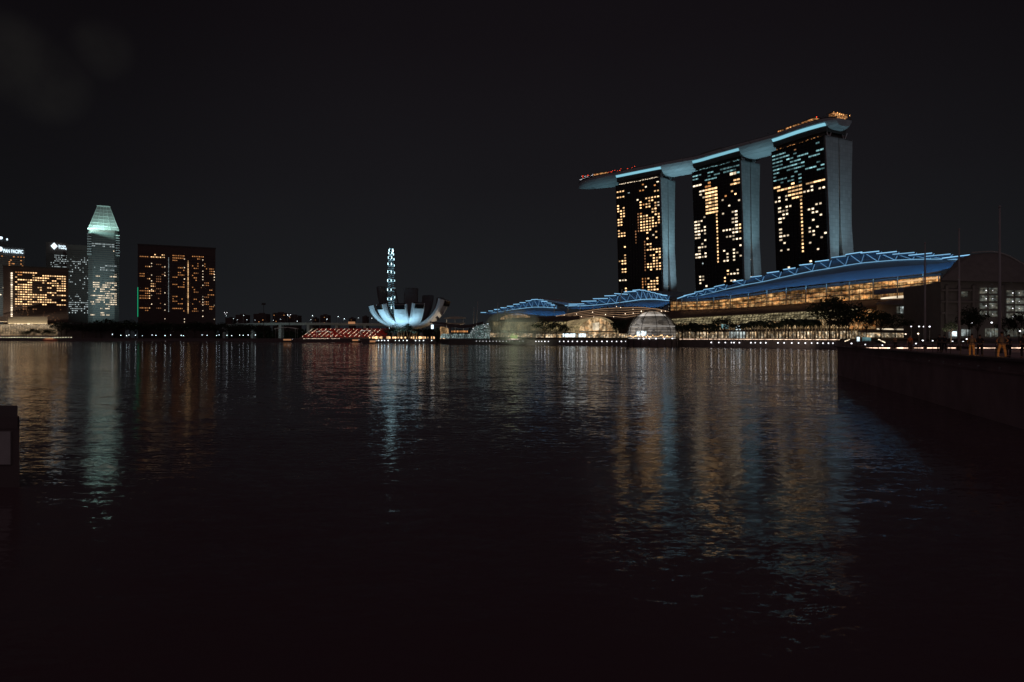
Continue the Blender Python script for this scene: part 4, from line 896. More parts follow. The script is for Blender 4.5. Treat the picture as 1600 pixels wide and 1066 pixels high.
for i, (x0_, y0_, x1_, y1_) in enumerate(((739.5,496,741,481),(743.8,496,746.8,471),(777,496,778,473),(789,488,789,478))):
    p = onp(x0_, 520, A, B, 28); q = onp(x1_, y1_, A, B, 28); t = thing('canopy_mast', f'{nth(i)} thin pale leaning mast from left between lotus building and first blue roof', 'mast', (p.x, p.y, 3.7), 'thin masts right of the lotus building')
    MB().tube([p, q], [.5,.25], 6).obj('pole', M['steel'], t); MB().ball(q, .28).obj('finial', M['steel'], t)
    p2 = p.lerp(q, .3); 
# crystal pavilion
A2, B2 = (-22,508), (-2,489)
c = onp(750, 520, A2, B2, 0); t = thing('crystal_pavilion', 'faceted glass pavilion lit cold white with tiny sparkling lights', 'pavilion', (c.x, c.y, 0)); r_ = random.Random(5)
base = [onp(x, 529.5, A2, B2, o_) for x, o_ in ((736,0),(745,-3),(756,-3),(765,0),(764,12),(740,12))]; mid = [onp(x, y, A2, B2, o_) for x, y, o_ in ((734,519,1),(744,516,-4),(757,514,-4),(767,512,1),(765,512,11),(739,517,11))]; top_ = [onp(x, y, A2, B2, o_) for x, y, o_ in ((739,513,3),(746,508.5,1),(755,506.5,1),(763,507,3),(761,508,8),(744,511,8))]
M['crystal'] = interior('crystal_glass_glow', (.35,.6,.6), (.7,.9,.85), .42, .9, .47)
mb = MB(); mb.loft([base, mid, top_]); mb.obj('glass_shell', M['crystal'], t)
mb = MB()
for rg in (base, mid, top_):
    for i in range(6): mb.tube([rg[i], rg[(i+1) % 6]], .12, 4)
for a, b in ((base, mid), (mid, top_)):
    for i in range(6): mb.tube([a[i], b[i]], .12, 4); mb.tube([a[i], b[(i+1) % 6]], .09, 4)
mb.obj('frame', M['darksteel'], t)
mb = MB()
for k in range(40):
    i = r_.randrange(4) if r_.random() < .9 else 0; a, b = (base, mid) if r_.random() < .5 else (mid, top_); u, v = r_.random(), r_.random(); i = min(i, 2)
    p = a[i].lerp(a[i+1], u).lerp(b[i].lerp(b[i+1], u), v)+Vector((-.2,-.25,0)); mb.ball(p, .12, 5, 4)
mb.obj('sparkle_lights', M['lamp_white'], t)

# ------------------------------------------------------------------ the mall: three halls with stepped blue roofs
MA, MBp = (207,330), (112,480)
def stepped_roof(t, panels, mem_bot, eave, A, B, off, depth, shell_drop=True, zig=True, flo=1.0):
    n_in = Vector((-(Vector(B)-Vector(A)).y, (Vector(B)-Vector(A)).x)).normalized()
    if n_in.y < 0: n_in = -n_in
    IN = Vector((n_in.x, n_in.y, 0))
    def ybot(x):
        for (xa_, ya), (xb_, yb) in zip(mem_bot, mem_bot[1:]):
            if xa_ <= x <= xb_: return lerp(ya, yb, (x-xa_)/(xb_-xa_))
        return mem_bot[0][1] if x < mem_bot[0][0] else mem_bot[-1][1]
    # lower shell: from eave up to the foot of the struts
    n = 26; te = rs(eave, n); tm = [(x, ybot(x)) for x, _ in te]
    mb = MB(); a = [onp(x, y, A, B, off) for x, y in te]; b = [onp(x, y, A, B, off+7) for x, y in tm]
    mid_ = [p.lerp(q, .5)+IN*-1.2+Vector((0,0,.6)) for p, q in zip(a, b)]
    mb.loft([[a[i], mid_[i], b[i], b[i]+IN*1.5, a[i]+IN*2.5] for i in range(n)]); mb.obj('roof_shell', M['roofblue'], t, smooth=False)
    # membrane behind the struts
    px0 = panels[0][0]; px1 = panels[-1][2]
    for (x0_, y0_, x1_, y1_) in panels:
        p0 = onp(x0_, y0_, A, B, off+8); p1 = onp(x1_, y1_, A, B, off+8); q0 = onp(x0_, ybot(x0_), A, B, off+8); q1 = onp(x1_, ybot(x1_), A, B, off+8)
        dn = Vector((0,0,-.9)); back = IN*depth
        # panel blade: leading edge outwards
        e = IN*-2.2
        MB().hexa([p0+e+dn, p1+e+dn, p1+back+dn, p0+back+dn, p0+e+Vector((0,0,-.25)), p1+e+Vector((0,0,-.25)), p1+back+Vector((0,0,-.25)), p0+back+Vector((0,0,-.25))]).obj('roof_blade', M['roofblue'], t)
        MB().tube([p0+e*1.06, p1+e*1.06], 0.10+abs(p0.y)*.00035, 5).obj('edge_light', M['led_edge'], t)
    mb = MB(); K = 40
    def ytop(x):
        c_ = [p for p in panels if p[0] <= x <= p[2]]
        if not c_: c_ = [min(panels, key=lambda p: min(abs(p[0]-x), abs(p[2]-x)))]
        return max(lerp(p[1], p[3], max(0, min(1, (x-p[0])/(p[2]-p[0])))) for p in c_)
    q = []
    for k in range(K+1):
        x = lerp(px0, px1, k/K); q.append((onp(x, ybot(x)+.3, A, B, off+9), onp(x, min(ytop(x)+1.0, ybot(x)-.2), A, B, off+9)))
    mb.loft([[a_, b_, b_+IN*.6, a_+IN*.6] for a_, b_ in q]); mb.obj('roof_membrane', M['roofblue'], t)
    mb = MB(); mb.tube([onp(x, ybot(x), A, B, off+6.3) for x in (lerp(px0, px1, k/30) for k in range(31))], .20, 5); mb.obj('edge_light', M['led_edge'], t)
    if 'glowstrut' not in M: M['glowstrut'] = emit('strut_glow_blue', (.22,.55,1.), .40, .25)  # struts are floodlit steel; the light on them is put into emission
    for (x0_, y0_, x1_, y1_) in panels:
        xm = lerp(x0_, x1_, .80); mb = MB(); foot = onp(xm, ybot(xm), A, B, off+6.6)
        mb.tube([onp(lerp(x0_, x1_, .12), lerp(y0_, y1_, .12)+.4, A, B, off+6.2), foot], .2, 5); mb.tube([foot, onp(x1_, y1_+.4, A, B, off+6.2)], .2, 5); mb.obj('truss', M['glowstrut'], t)
    return IN
# hall on the right (the long one)
P3 = [(1062,466.8,1076,462),(1072,462.5,1090,458.5),(1088.9,457,1103,454.7),(1103,453,1120,450.5),(1119.7,448.5,1136,445),(1148.8-12,443.8,1152,442),(1148.8,440.4,1165,438),(1176,433.5,1194,431.3),(1202,427,1221,424.4),(1227.6,421.7,1246.6,419),(1253,414.8,1273,412.6),(1277.5,409.5,1299,406.6),(1303,403,1325.5,400.3),(1325,398.3,1351,394.3),(1348.6,396,1377.5,393),(1373.5,397,1405,393.5),(1398.5,398,1432.6,395),(1423.5,399.6,1460,396),(1448,401.4,1489,397.5),(1476,404,1519,398.8)]
P3 = [p for i, p in enumerate(P3) if i != 5]
MBT3 = [(1060,468.2),(1072.6,467),(1100,461),(1134,452),(1165,445),(1194,440),(1219.5,434),(1245,428.6),(1270,423.5),(1295.6,419.5),(1321,415),(1346,411),(1371,408.8),(1397,406.7),(1422,405.6),(1447,405),(1475,405),(1502,406),(1519,407)]
EV3 = [(1060,468.8),(1100,466),(1160,459.5),(1220,450),(1300,441.5),(1350,436.5),(1400,432),(1450,427),(1475,422),(1500,413),(1519,407.4)]
t = thing('mall_hall', 'longest waterfront mall hall with blue stepped roof rising to the right', 'mall', (160,405,3.6), 'three mall halls with blue roofs')
IN = stepped_roof(t, P3, MBT3, EV3, MA, MBp, -3, 45)
N3 = -IN
def band(name, pts_top, pts_bot, off_t, off_b, m, th=.6, A=MA, B=MBp, n=14, parent=None, inn=None):
    T = rs(pts_top, n); Bt = rs(pts_bot, n); I = inn or IN; mb = MB()
    a = [onp(x, y, A, B, off_t) for x, y in T]; b = [onp(x, y, A, B, off_b) for x, y in Bt]
    mb.loft([[b[i], a[i], a[i]+I*th, b[i]+I*th] for i in range(n)]); return mb.obj(name, M[m], parent or t)
band('eave_beam', [(1048,469.5),(1100,468),(1160,461.5),(1220,452.5),(1300,443.8),(1400,434),(1470,427.5)], [(1048,471.5),(1100,471),(1160,465),(1220,456),(1300,448),(1400,437.5),(1470,430.5)], -3.6, -3.6, 'brown', 2)
top_l = [(1048,472),(1100,471.5),(1160,465.5),(1220,456.5),(1300,448.5),(1400,438),(1468,430.8)]; bot_l = [(1048,485.5),(1100,483.5),(1160,481),(1220,477),(1300,471.5),(1400,466),(1468,463)]
def mixl(f): a = rs(top_l, 14); b = rs(bot_l, 14); return [(lerp(p[0], q[0], f), lerp(p[1], q[1], f)) for p, q in zip(a, b)]
band('upper_gallery', mixl(.0), mixl(.97), 2.5, 2.5, 'hall', .5)
mb = MB()   # mullions and transoms in front of the gallery
T = rs(top_l, 75); Bt = rs(bot_l, 75)
for i in range(75): mb.tube([onp(*T[i], MA, MBp, 1.6), onp(*Bt[i], MA, MBp, 1.6)], .10, 4)
for f in (.3, .62): mb.tube([onp(*p, MA, MBp, 1.6) for p in mixl(f)], .22, 4)
mb.obj('mullions', M['darksteel'], t)
for i, px in enumerate((1057,1065,1089,1115,1141,1169,1198,1228,1259,1291,1327,1364,1402,1442,1466)):
    k = (px-1048)/(1468-1048); yt = interp(top_l, px, 1)-6 if px < 1460 else 430; yb = interp(bot_l, px, 1)
    MB().tube([onp(px, yb, MA, MBp, -4.4), onp(px+.6, yt, MA, MBp, -4.2)], [.34,.26], 6).obj('gallery_column', M['ply'], t)
a, b = onp(1400,452,MA,MBp,2), onp(1468,447,MA,MBp,2)
band('gallery_floor', [(1366,453),(1410,449),(1468,443.5)], [(1366,461),(1410,457),(1468,454)], 1.2, 1.2, 'brownwall', 1.0, n=5)
band('ceiling_light', [(1404,439.5),(1468,432.5)], [(1404,442),(1468,435)], 1.0, 1.0, 'w_gold', .3, n=3)
M['bandlit'] = emit('band_light', (1,.82,.58), .9, .1, 'NONE', .2)
band('gallery_lights', [(1376,465.5),(1410,461.5),(1468,458)], [(1376,467.5),(1410,466),(1468,463.5)], .9, .9, 'bandlit', .3, n=5)
band('terrace_slab', [(1036,487.5),(1100,485),(1160,482.3),(1220,478),(1300,472.5),(1400,466.8),(1470,464)], [(1036,498.5),(1100,494.5),(1160,491.5),(1220,488),(1300,484),(1400,478),(1470,474)], -9, -11, 'brown', 9)
strip_light('terrace_light', onp(1060, 486, MA, MBp, -12), onp(1460, 464, MA, MBp, -12), onp(1280, 462, MA, MBp, 0), .4, 500, (1,.62,.3))
area('slab_wash', W(1190, 531, 330), W(1190, 488, 395), 40, 1, 900, (1,.8,.6))
band('louvre_roof', [(1044,499),(1100,495.5),(1160,492.5),(1220,489),(1300,485),(1340,482)], [(1040,505),(1100,506),(1160,505.5),(1220,501),(1300,498),(1340,496)], -9, -17, 'louvre', .5)
mb = MB()
LT = rs([(1044,499),(1100,495.5),(1160,492.5),(1220,489),(1300,485),(1340,482)], 64); LB = rs([(1040,505),(1100,506),(1160,505.5),(1220,501),(1300,498),(1340,496)], 64)
for i in range(64): mb.tube([onp(*LT[i], MA, MBp, -9.5), onp(*LB[i], MA, MBp, -17.6)], .13, 4)
for f in (.33, .66): mb.tube([onp(lerp(p[0], q[0], f), lerp(p[1], q[1], f), MA, MBp, lerp(-9.5, -17.6, f)) for p, q in zip(LT, LB)], .14, 4)
mb.obj('louvre_ribs', M['darksteel'], t)
band('upper_arcade', [(1042,505.5),(1100,506.5),(1160,506),(1220,501.5),(1300,498.5),(1345,497)], [(1042,515),(1100,516),(1160,515),(1220,513.5),(1300,513),(1345,512.5)], -12, -12, 'arcade', .5)
band('arcade_floor', [(1042,515.2),(1160,515.2),(1300,513.2),(1345,512.7)], [(1042,518.5),(1160,518.5),(1300,517.5),(1345,517)], -18, -18, 'darkcon', 6)
band('shopfronts', [(1042,518.7),(1160,518.7),(1300,517.7),(1345,517)], [(1042,528.8),(1160,528.8),(1300,529),(1345,529)], -13, -13, 'shop', .5)
band('bright_shopfront', [(1139,517.8),(1165,517.8)], [(1139,528.5),(1165,528.5)], -14, -14, 'coolshop', .5, n=4)
band('sign_panel', [(1150,507.5),(1157,507.5)], [(1150,515.5),(1157,515.5)], -19, -19, 'screen', .5, n=3)
band('lit_bars', [(1126,507),(1138,507)], [(1126,513.5),(1138,513.5)], -13.2, -13.2, 'w_teal', .3, n=3)
mb = MB(); m3 = MB()
for i in range(64):
    px = 1046+i*4.75
    q = onp(px, 528.8, MA, MBp, -18.4); q2 = onp(px, 500 if px > 1200 else 506.5, MA, MBp, -18.4); (mb if i % 1 == 0 else m3).tube([q, q2], .26, 6)
mb.obj('colonnade', M['ply'], t)
strip_light('arcade_light', onp(1180, 513, MA, MBp, -23), onp(1340, 512, MA, MBp, -23), onp(1260, 506, MA, MBp, -18), .4, 300, (1,.72,.4))
# solid body of the hall
mb = MB(); pa, pb = onp(1048,500,MA,MBp,3.2), onp(1468,500,MA,MBp,3.2); mb.loft([[Vector((p.x,p.y,3.6)), Vector((p.x,p.y,z)), Vector((p.x,p.y,z))+IN*40, Vector((p.x,p.y,3.6))+IN*40] for p, z in ((pa, 27), (pa.lerp(pb, .5), 32), (pb, 34))]); mb.obj('body', M['brownwall'], t)
BLUE = (.10,.45,1.)
def roof_floods(eave_px, A, B, off, tgt_off, power, n):
    E = rs(eave_px, n+1)
    for k in range(n):
        a = onp(E[k][0], E[k][1]+.8, A, B, off-4.5); b = onp(E[k+1][0], E[k+1][1]+.8, A, B, off-4.5)
        m_ = onp((E[k][0]+E[k+1][0])/2, (E[k][1]+E[k+1][1])/2-22, A, B, tgt_off)
        strip_light('roof_floodlight', a, b, m_, .5, power*(b-a).length, BLUE)
roof_floods([(1062,467),(1160,459),(1300,441),(1400,431),(1475,422),(1519,408)], MA, MBp, -3, 7, 19, 8)
# centre hall
A4, B4 = (119,500), (46,620)
t = thing('mall_hall', 'middle mall hall with blue stepped roof, behind the glass dome', 'mall', (80,560,3.6), 'three mall halls with blue roofs')
P2 = [(886,477.8,905,477),(892,475.5,916,475),(912,471,935,470.5),(930,467,953,466.5),(948,462.5,966,462),(963.5,459,984,460.0),(978.5,456.5,997,455.4),(992,454,1003.5,453),(1003.5,453.5,1012,454),(1012,455,1020,455.8),(1020,457,1028,458),(1028,459,1037,460.2),(1036,461,1046,462)]
MB2 = [(884,480),(892,479),(930,477),(960,474),(988.5,470),(1002,468),(1013.5,467.5),(1024,467.5),(1034,468.5),(1045,470)]
EV2 = [(884,482),(910,483.5),(950,479.5),(985,479),(1015,481),(1035,479.5),(1046,473)]
IN2 = stepped_roof(t, P2, MB2, EV2, A4, B4, 0, 40)
roof_floods(EV2, A4, B4, 0, 8, 21, 4)
mb = MB(); pa, pb = onp(880,500,A4,B4,4), onp(1050,500,A4,B4,4); mb.loft([[Vector((p.x,p.y,3.6)), Vector((p.x,p.y,24)), Vector((p.x,p.y,24))+IN2*40, Vector((p.x,p.y,3.6))+IN2*40] for p in (pa, pb)]); mb.obj('body', M['brownwall'], t)
# ribbed bronze canopy in front, swelling over the arched entrance
CT = [(868,494),(905,486.5),(935,482),(965,479.3),(1000,478.8),(1030,482.5),(1052,489)]; CB = [(872,497.5),(900,500),(925,498.5),(945,496),(975,500),(1010,494),(1052,493.5)]
band('ribbed_canopy', CT, CB, -4, -22, 'brown', .4, A4, B4, 20, t, IN2)
M['ribglow'] = emit('rib_glow', (1,.6,.34), .30, .4)  # ribs are no lamps; their brightness is put into an emissive colour
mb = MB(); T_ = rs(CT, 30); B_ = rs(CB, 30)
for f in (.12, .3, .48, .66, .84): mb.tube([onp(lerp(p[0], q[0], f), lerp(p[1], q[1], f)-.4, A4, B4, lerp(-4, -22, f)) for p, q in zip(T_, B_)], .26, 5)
mb.obj('canopy_ribs', M['ribglow'], t)
mb = MB()
for k in range(26):
    f = rnd.random(); i = rnd.randrange(30); p, q = T_[i], B_[i]; mb.ball(onp(lerp(p[0], q[0], f), lerp(p[1], q[1], f)-.9, A4, B4, lerp(-4, -22, f)), .26, 6, 4)
mb.obj('canopy_lamps', M['lamp_warm'], t)
for px, y0_, y1_ in ((866,478,489),(887,477,488),(906,478,489),(926,478,488),(968,452,476)):
    MB().tube([onp(px, y1_, A4, B4, -6), onp(px+(4 if px == 968 else .5), y0_, A4, B4, -4)], .35, 6).obj('roof_mast', M['ply'], t)
# vaulted glazed entrance
M['vaultrib'] = emit('vault_rib_glow', (.9,.65,.35), .34, .3)  # ribs are lit from inside; that gold light is put into their emission
VA, VB = (92,432), (20,500)
t = thing('entrance_vault', 'glowing ribbed glass vault with a tall arched entrance left of the dome', 'entrance hall', onp(930, 528, VA, VB, 8)); 
def arch(cx_, yb, rx, ry, n=14, a0=0, a1=180): return [(cx_-rx*math.cos(R(lerp(a0, a1, k/(n-1)))), yb-ry*math.sin(R(lerp(a0, a1, k/(n-1))))) for k in range(n)]
front = arch(935, 521, 31, 25); side = arch(882, 521, 18, 21)
mb = MB(); IV = Vector((.69,.72,0))
mb.loft([[onp(x, y, VA, VB, 6), onp(x, y, VA, VB, 6)+IV*1.0, onp(lerp(x, 885, .8), lerp(y, 516, .25), VA, VB, 26)] for x, y in front], caps=False)
MBv = MB(); n = len(front)
f3 = [onp(x, y, VA, VB, 4) for x, y in front]; b3 = [onp(lerp(x, 878+(x-904)*.55, 1), lerp(y, 517-(521-y)*.62, 1), VA, VB, 34) for x, y in front]
MBv.loft([[f3[i], b3[i], b3[i]+Vector((0,0,.3)), f3[i]+Vector((0,0,.3))] for i in range(n)], caps=False); MBv.obj('vault_glass', M['vault'], t)
mb = MB()
for f in (0, .1, .2, .3, .4, .5, .6, .7, .8, .9, 1): mb.tube([f3[i].lerp(b3[i], f)+Vector((-.2,-.3,.15)) for i in range(n)], .30 if f == 0 else .17, 5)
for i in range(0, n): mb.tube([f3[i]+Vector((-.1,-.3,.1)), b3[i]+Vector((-.1,-.3,.1))], .13, 4)
mb.obj('vault_ribs', M['vaultrib'], t)
mb = MB(); mb.loft([[onp(x, 521.5, VA, VB, 7), onp(x, y, VA, VB, 7), onp(x, y, VA, VB, 7)+IV*.4, onp(x, 521.5, VA, VB, 7)+IV*.4] for x, y in front[1:-1]]); M['vaultroom'] = interior('vault_room', (1,.55,.24), (1,.72,.4), .75, .25, .36); mb.obj('entrance_glass', M['vaultroom'], t)
mb = MB()
for x in (914,925,936,947,958): 
    yy = 521-25*math.sqrt(max(0, 1-((x-935)/31)**2)); mb.tube([onp(x, 528, VA, VB, 5.5), onp(x, yy, VA, VB, 5.5)], .3, 5)
mb.obj('entrance_columns', M['ply'], t)
MB().hexa([onp(x, y, VA, VB, o_) for y, in ((519,),) for x, o_ in ((905,4.5),(962,4.5),(962,6.5),(905,6.5))]+[onp(x, 517.2, VA, VB, o_) for x, o_ in ((905,4.5),(962,4.5),(962,6.5),(905,6.5))]).obj('beam', M['ply'], t)
band('bright_panel', [(926,505),(936,504)], [(926,516),(936,516)], 5.2, 5.2, 'bandlit', .3, VA, VB, 3, t, IV)
band('shopfronts', [(832,521.8),(905,521.8),(982,521.5)], [(832,527.5),(905,527.6),(982,527.8)], 4, 4, 'shop', .4, VA, VB, 6, t, IV)
for x0_, x1_ in ((879.5,888),(889.5,898.5),(904,915)): band('display_window', [(x0_,521.3),(x1_,521.3)], [(x0_,526.8),(x1_,526.8)], 3, 3, 'screen', .3, VA, VB, 3, t, IV)
# long brown roof and greenish gallery to the left of the vault
t = thing('waterfront_gallery', 'long low gallery with brown roof left of the entrance vault', 'gallery', onp(840, 528, VA, VB, 14))
band('roof', [(800,497),(830,496),(870,494),(905,494)], [(800,502.5),(830,503),(860,502.5),(905,499)], 26, 18, 'brown', .6, VA, VB, 8, t, IV)
band('gallery_glow', [(770,503),(800,503),(830,503.5),(860,503),(885,503)], [(770,516),(800,516.5),(830,517),(860,517),(885,517.5)], 19, 15, 'vault', .5, VA, VB, 8, t, IV)
band('floor_slab', [(770,517.5),(885,518)], [(770,519),(885,520)], 12, 12, 'ply', 2, VA, VB, 4, t, IV)
band('shopfronts', [(765,520.2),(832,521)], [(765,526.8),(832,527)], 14, 14, 'shop', .5, VA, VB, 6, t, IV)
mb = MB()
for k in range(28): mb.tube([onp(770+k*4.2, 527, VA, VB, 13.4), onp(772+k*4.2, 503.5, VA, VB, 17)], .2, 4)
mb.obj('columns', M['ply'], t)
# left hall
A5, B5 = (59,630), (-31,760)
t = thing('mall_hall', 'leftmost and farthest mall hall, small blue stepped roof', 'mall', (15,690,3.6), 'three mall halls with blue roofs')
P1 = [(754,488.5,762,488.5),(766,486,773,486),(775,483.8,783,483.6),(785,481,794,481),(795,478.7,805,478.5),(805,475.8,814.5,475.4),(815,473,824,473),(824.5,470.5,833,470),(833,468.5,843,468),(843,468.5,852,469),(849,471,858,471.1),(857,473.5,865,474),(864,476.5,870,477)]
MB1 = [(754,490.5),(785,487),(800,484),(815,482),(833,480),(850,480),(865,481),(882,482.5)]
EV1 = [(754,491),(775,490.5),(800,489.5),(830,492),(862,494),(884,492.5)]
IN1 = stepped_roof(t, P1, MB1, EV1, A5, B5, 0, 30)
roof_floods(EV1, A5, B5, 0, 8, 23, 4)
a = onp(843,467.8,A5,B5,8); b = onp(891,478.3,A5,B5,8); mb = MB(); mb.hexa([a, b, b+IN1*25, a+IN1*25, a+Vector((0,0,.8)), b+Vector((0,0,2.6)), b+IN1*25+Vector((0,0,2.6)), a+IN1*25+Vector((0,0,.8))]); mb.obj('roof_ridge', M['steel'], t)
mb = MB(); pa, pb = onp(765,500,A5,B5,4), onp(880,500,A5,B5,4); mb.loft([[Vector((p.x,p.y,3.6)), Vector((p.x,p.y,z)), Vector((p.x,p.y,z))+IN1*30, Vector((p.x,p.y,3.6))+IN1*30] for p, z in ((pa, 24), (pb, 26))]); mb.obj('body', M['brownwall'], t)
band('lattice_wall', [(782,496.5),(795,491.5),(810,490),(822,492),(830,496)], [(782,499.5),(795,499.5),(810,498.5),(822,497.5),(830,497.5)], -2, -2, 'gold', .4, A5, B5, 8, t, IN1)
# ------------------------------------------------------------------ glass dome on the water
dc = Vector((82.6, 403, 7.0)); r0 = 14.2
t = thing('glass_dome', 'spherical glass dome with horizontal louvres floating at the quay', 'dome', (dc.x, dc.y, 0))
rings = []
for k in range(17):
    ph = lerp(R(-10), R(88), k/16); rings.append([dc+Vector((r0*.965*math.cos(ph)*math.cos(2*math.pi*j/40), r0*.965*math.cos(ph)*math.sin(2*math.pi*j/40), r0*.965*math.sin(ph))) for j in range(40)])
MB().loft(rings).obj('inner_shell', M['domeglow'], t, smooth=True)
mb = MB()
for k in range(16):
    ph = lerp(R(-6), R(46), k/15); r_ = r0*1.012*math.cos(ph); z = dc.z+r0*1.012*math.sin(ph)
    mb.loft([[(dc.x+q*math.cos(2*math.pi*j/48), dc.y+q*math.sin(2*math.pi*j/48), zz) for q, zz in ((r_-.3, z-.22), (r_+.1, z-.24), (r_+.1, z+.24), (r_-.3, z+.22))] for j in range(49)], caps=False)
mb.obj('louvres', M['darksteel'], t)
for j in range(10):
    a = 2*math.pi*(j+.5)/10; MB().tube([dc+Vector((r0*1.02*math.cos(p_)*math.cos(a), r0*1.02*math.cos(p_)*math.sin(a), r0*1.02*math.sin(p_))) for p_ in (R(lerp(-10, 90, k/12)) for k in range(13))], .16, 5).obj('meridian_rib', M['darksteel'], t)
mb = MB(); mb.tube([dc+Vector((0,0,r0*.99)), dc+Vector((0,0,r0*1.03))], r0*.16, 20); mb.obj('crown_cap', M['darksteel'], t)
M['ringlit'] = emit('ceiling_ring', (1,.93,.85), .9, 0)
for zf, q in ((.80,.555),(.34,.922),(.14,.975)):
    mb = MB(); zz = dc.z+r0*zf; mb.tube([(dc.x+r0*q*1.005*math.cos(R(a)), dc.y+r0*q*1.005*math.sin(R(a)), zz) for a in range(205 if zf > .5 else 190, 336 if zf > .5 else 351, 6)], .13, 5); mb.obj('ring_light', M['ringlit'], t)
mb = MB(); mb.tube([(dc.x,dc.y,-1),(dc.x,dc.y,4.3)], 15.2, 40); mb.obj('platform', M['darkcon'], t)
mb = MB()
for k in range(9):
    a = R(200+k*17.5); mb.tube([(dc.x+15.6*math.cos(a), dc.y+15.6*math.sin(a), -1), (dc.x+15.6*math.cos(a), dc.y+15.6*math.sin(a), 4.6)], .28, 6)
mb.obj('fender_piles', M['darksteel'], t)
def on_dome(px, py, rr=r0*1.03):
    k = Vector(((px-800)/F, 1, -(py-HY)/F)); o_ = Vector((0,0,H0))-dc; b_ = 2*o_.dot(k); a_ = k.dot(k); c_ = o_.dot(o_)-rr*rr; q = b_*b_-4*a_*c_
    return (Vector((0,0,H0))+k*((-b_-math.sqrt(max(0, q)))/(2*a_)))
mb = MB()
for (a, b) in ((995,1001),(1002,1010)):
    for k in range(5):
        x0_ = lerp(a, b, k/5); x1_ = lerp(a, b, (k+1)/5)-.05; yt = 517+rnd.random()*2; yb = 525.5-(0 if k % 2 else 1.2)
        mb.hexa([on_dome(x0_, yb), on_dome(x1_, yb), on_dome(x1_, yb, r0*1.0), on_dome(x0_, yb, r0*1.0), on_dome(x0_, yt), on_dome(x1_, yt), on_dome(x1_, yt, r0*1.0), on_dome(x0_, yt, r0*1.0)])
mb.obj('screen', M['screen'], t)
mb = MB()
for k in range(34):
    x0_ = 983+k*2.05; mb.ball(on_dome(x0_, 524+rnd.random()*3, r0*1.05), .18+.25*rnd.random(), 5, 4)
tag(mb.obj('interior_lights', M['w_gold'], t), kind='stuff')
for i, px in enumerate((998,1005.5,1014.5,1025,1038,1050.5)):
    k = (px-800)/F; yy = 403-math.sqrt(max(0, 15.3**2-((k*392)-82.6)**2)); lamp((k*yy, yy, H0-(529.3-HY)/F*yy), .38, 'lamp_white', f'{nth(i)} lamp from left round the platform of the glass dome', 'lamps round the glass dome', h=.7)

# ------------------------------------------------------------------ promenade furniture and planting in front of the mall
ledt = thing('handrail_light', 'long thin warm light line along the far promenade edge', 'handrail', (130,355,3.7))
pts = []
for px in range(1058, 1316, 6):
    p = shore(px); pts.append(Vector((p.x+1.2, p.y+1.2, 4.35)))
MB().tube(pts, .085, 5).obj('light_tube', M['led'], ledt)
mb = MB()
for i in range(0, len(pts), 2): mb.tube([pts[i]-Vector((0,0,.6)), pts[i]-Vector((0,0,.08))], .05, 4)
mb.obj('posts', M['darksteel'], ledt)
i = 0
def inland(px, off):
    p = shore(px); return Vector((p.x+.55*off, p.y+.83*off, 3.75))
for px in [1048+5.6*k for k in range(50)]:
    if 1122 < px < 1146 or 1281 < px < 1300: continue
    q = inland(px, 13+(i*5 % 4)*2.2); x = proj(q)[0]; q.x += (px-x)/F*q.y
    ytop = (505 if px < 1110 else 507 if px < 1170 else 500 if px < 1230 else 497)+rnd.uniform(-4,4.5)
    top = W(px, ytop, q.y).z; s_ = (top-3.75)/9.1
    plant('palm_tree', PP, i, q, s_, s_*rnd.uniform(.9,1.15), f'{nth(i)} palm from left in the row before the mall shopfronts', 'palm tree', 'palms before the mall'); i += 1
big = [(1131,495,388,1.15,'round dense dark tree before the cold white shopfront'),(1296,459.5,330,1.0,'tallest dark tree before the right end of the mall'),(1311,464,326,.85,'tall dark tree just right of the tallest one before the mall'),(1327,470,322,.8,'dark tree third in the tall clump before the mall end'),
 (1353,482,318,.85,'broad dark tree before the orange-lit glass vault'),(1376,484,312,.95,'broad low dark tree right of the orange-lit glass vault'),(1399,487,306,.9,'low dark tree under the shallow curved roof'),(970,497,424,.9,'dark tree just left of the glass dome'),(963,501,428,.8,'small dark tree second left of the glass dome'),
 (870,501.5,462,1.1,'broad low dark tree left of the entrance vault'),(851,495,470,.9,'dark tree rising above the brown gallery roof'),(882,506,455,.9,'low dark tree beside the ribbed vault'),(1066,503,398,1.4,'wide dark tree right of the glass dome'),(1086,504,394,1.4,'second wide dark tree right of the glass dome'),(1107,506,390,1.2,'third wide dark tree right of the glass dome'),
 (1514,476,210,.75,'large dark tree before the right office windows'),(1528,486,205,.6,'smaller dark tree beside the large one before the right office'),(1592,486,200,.8,'large dark tree at the right edge behind the tallest pole'),(1572,493,202,.6,'dark tree behind the tallest pole at right'),(1486,500,230,.7,'small dark tree left of the middle pole')]
for k, (px, yt, D, wd, lab) in enumerate(big): tree_at(px, yt, D, lab, 'dark trees before the mall', wd, k)
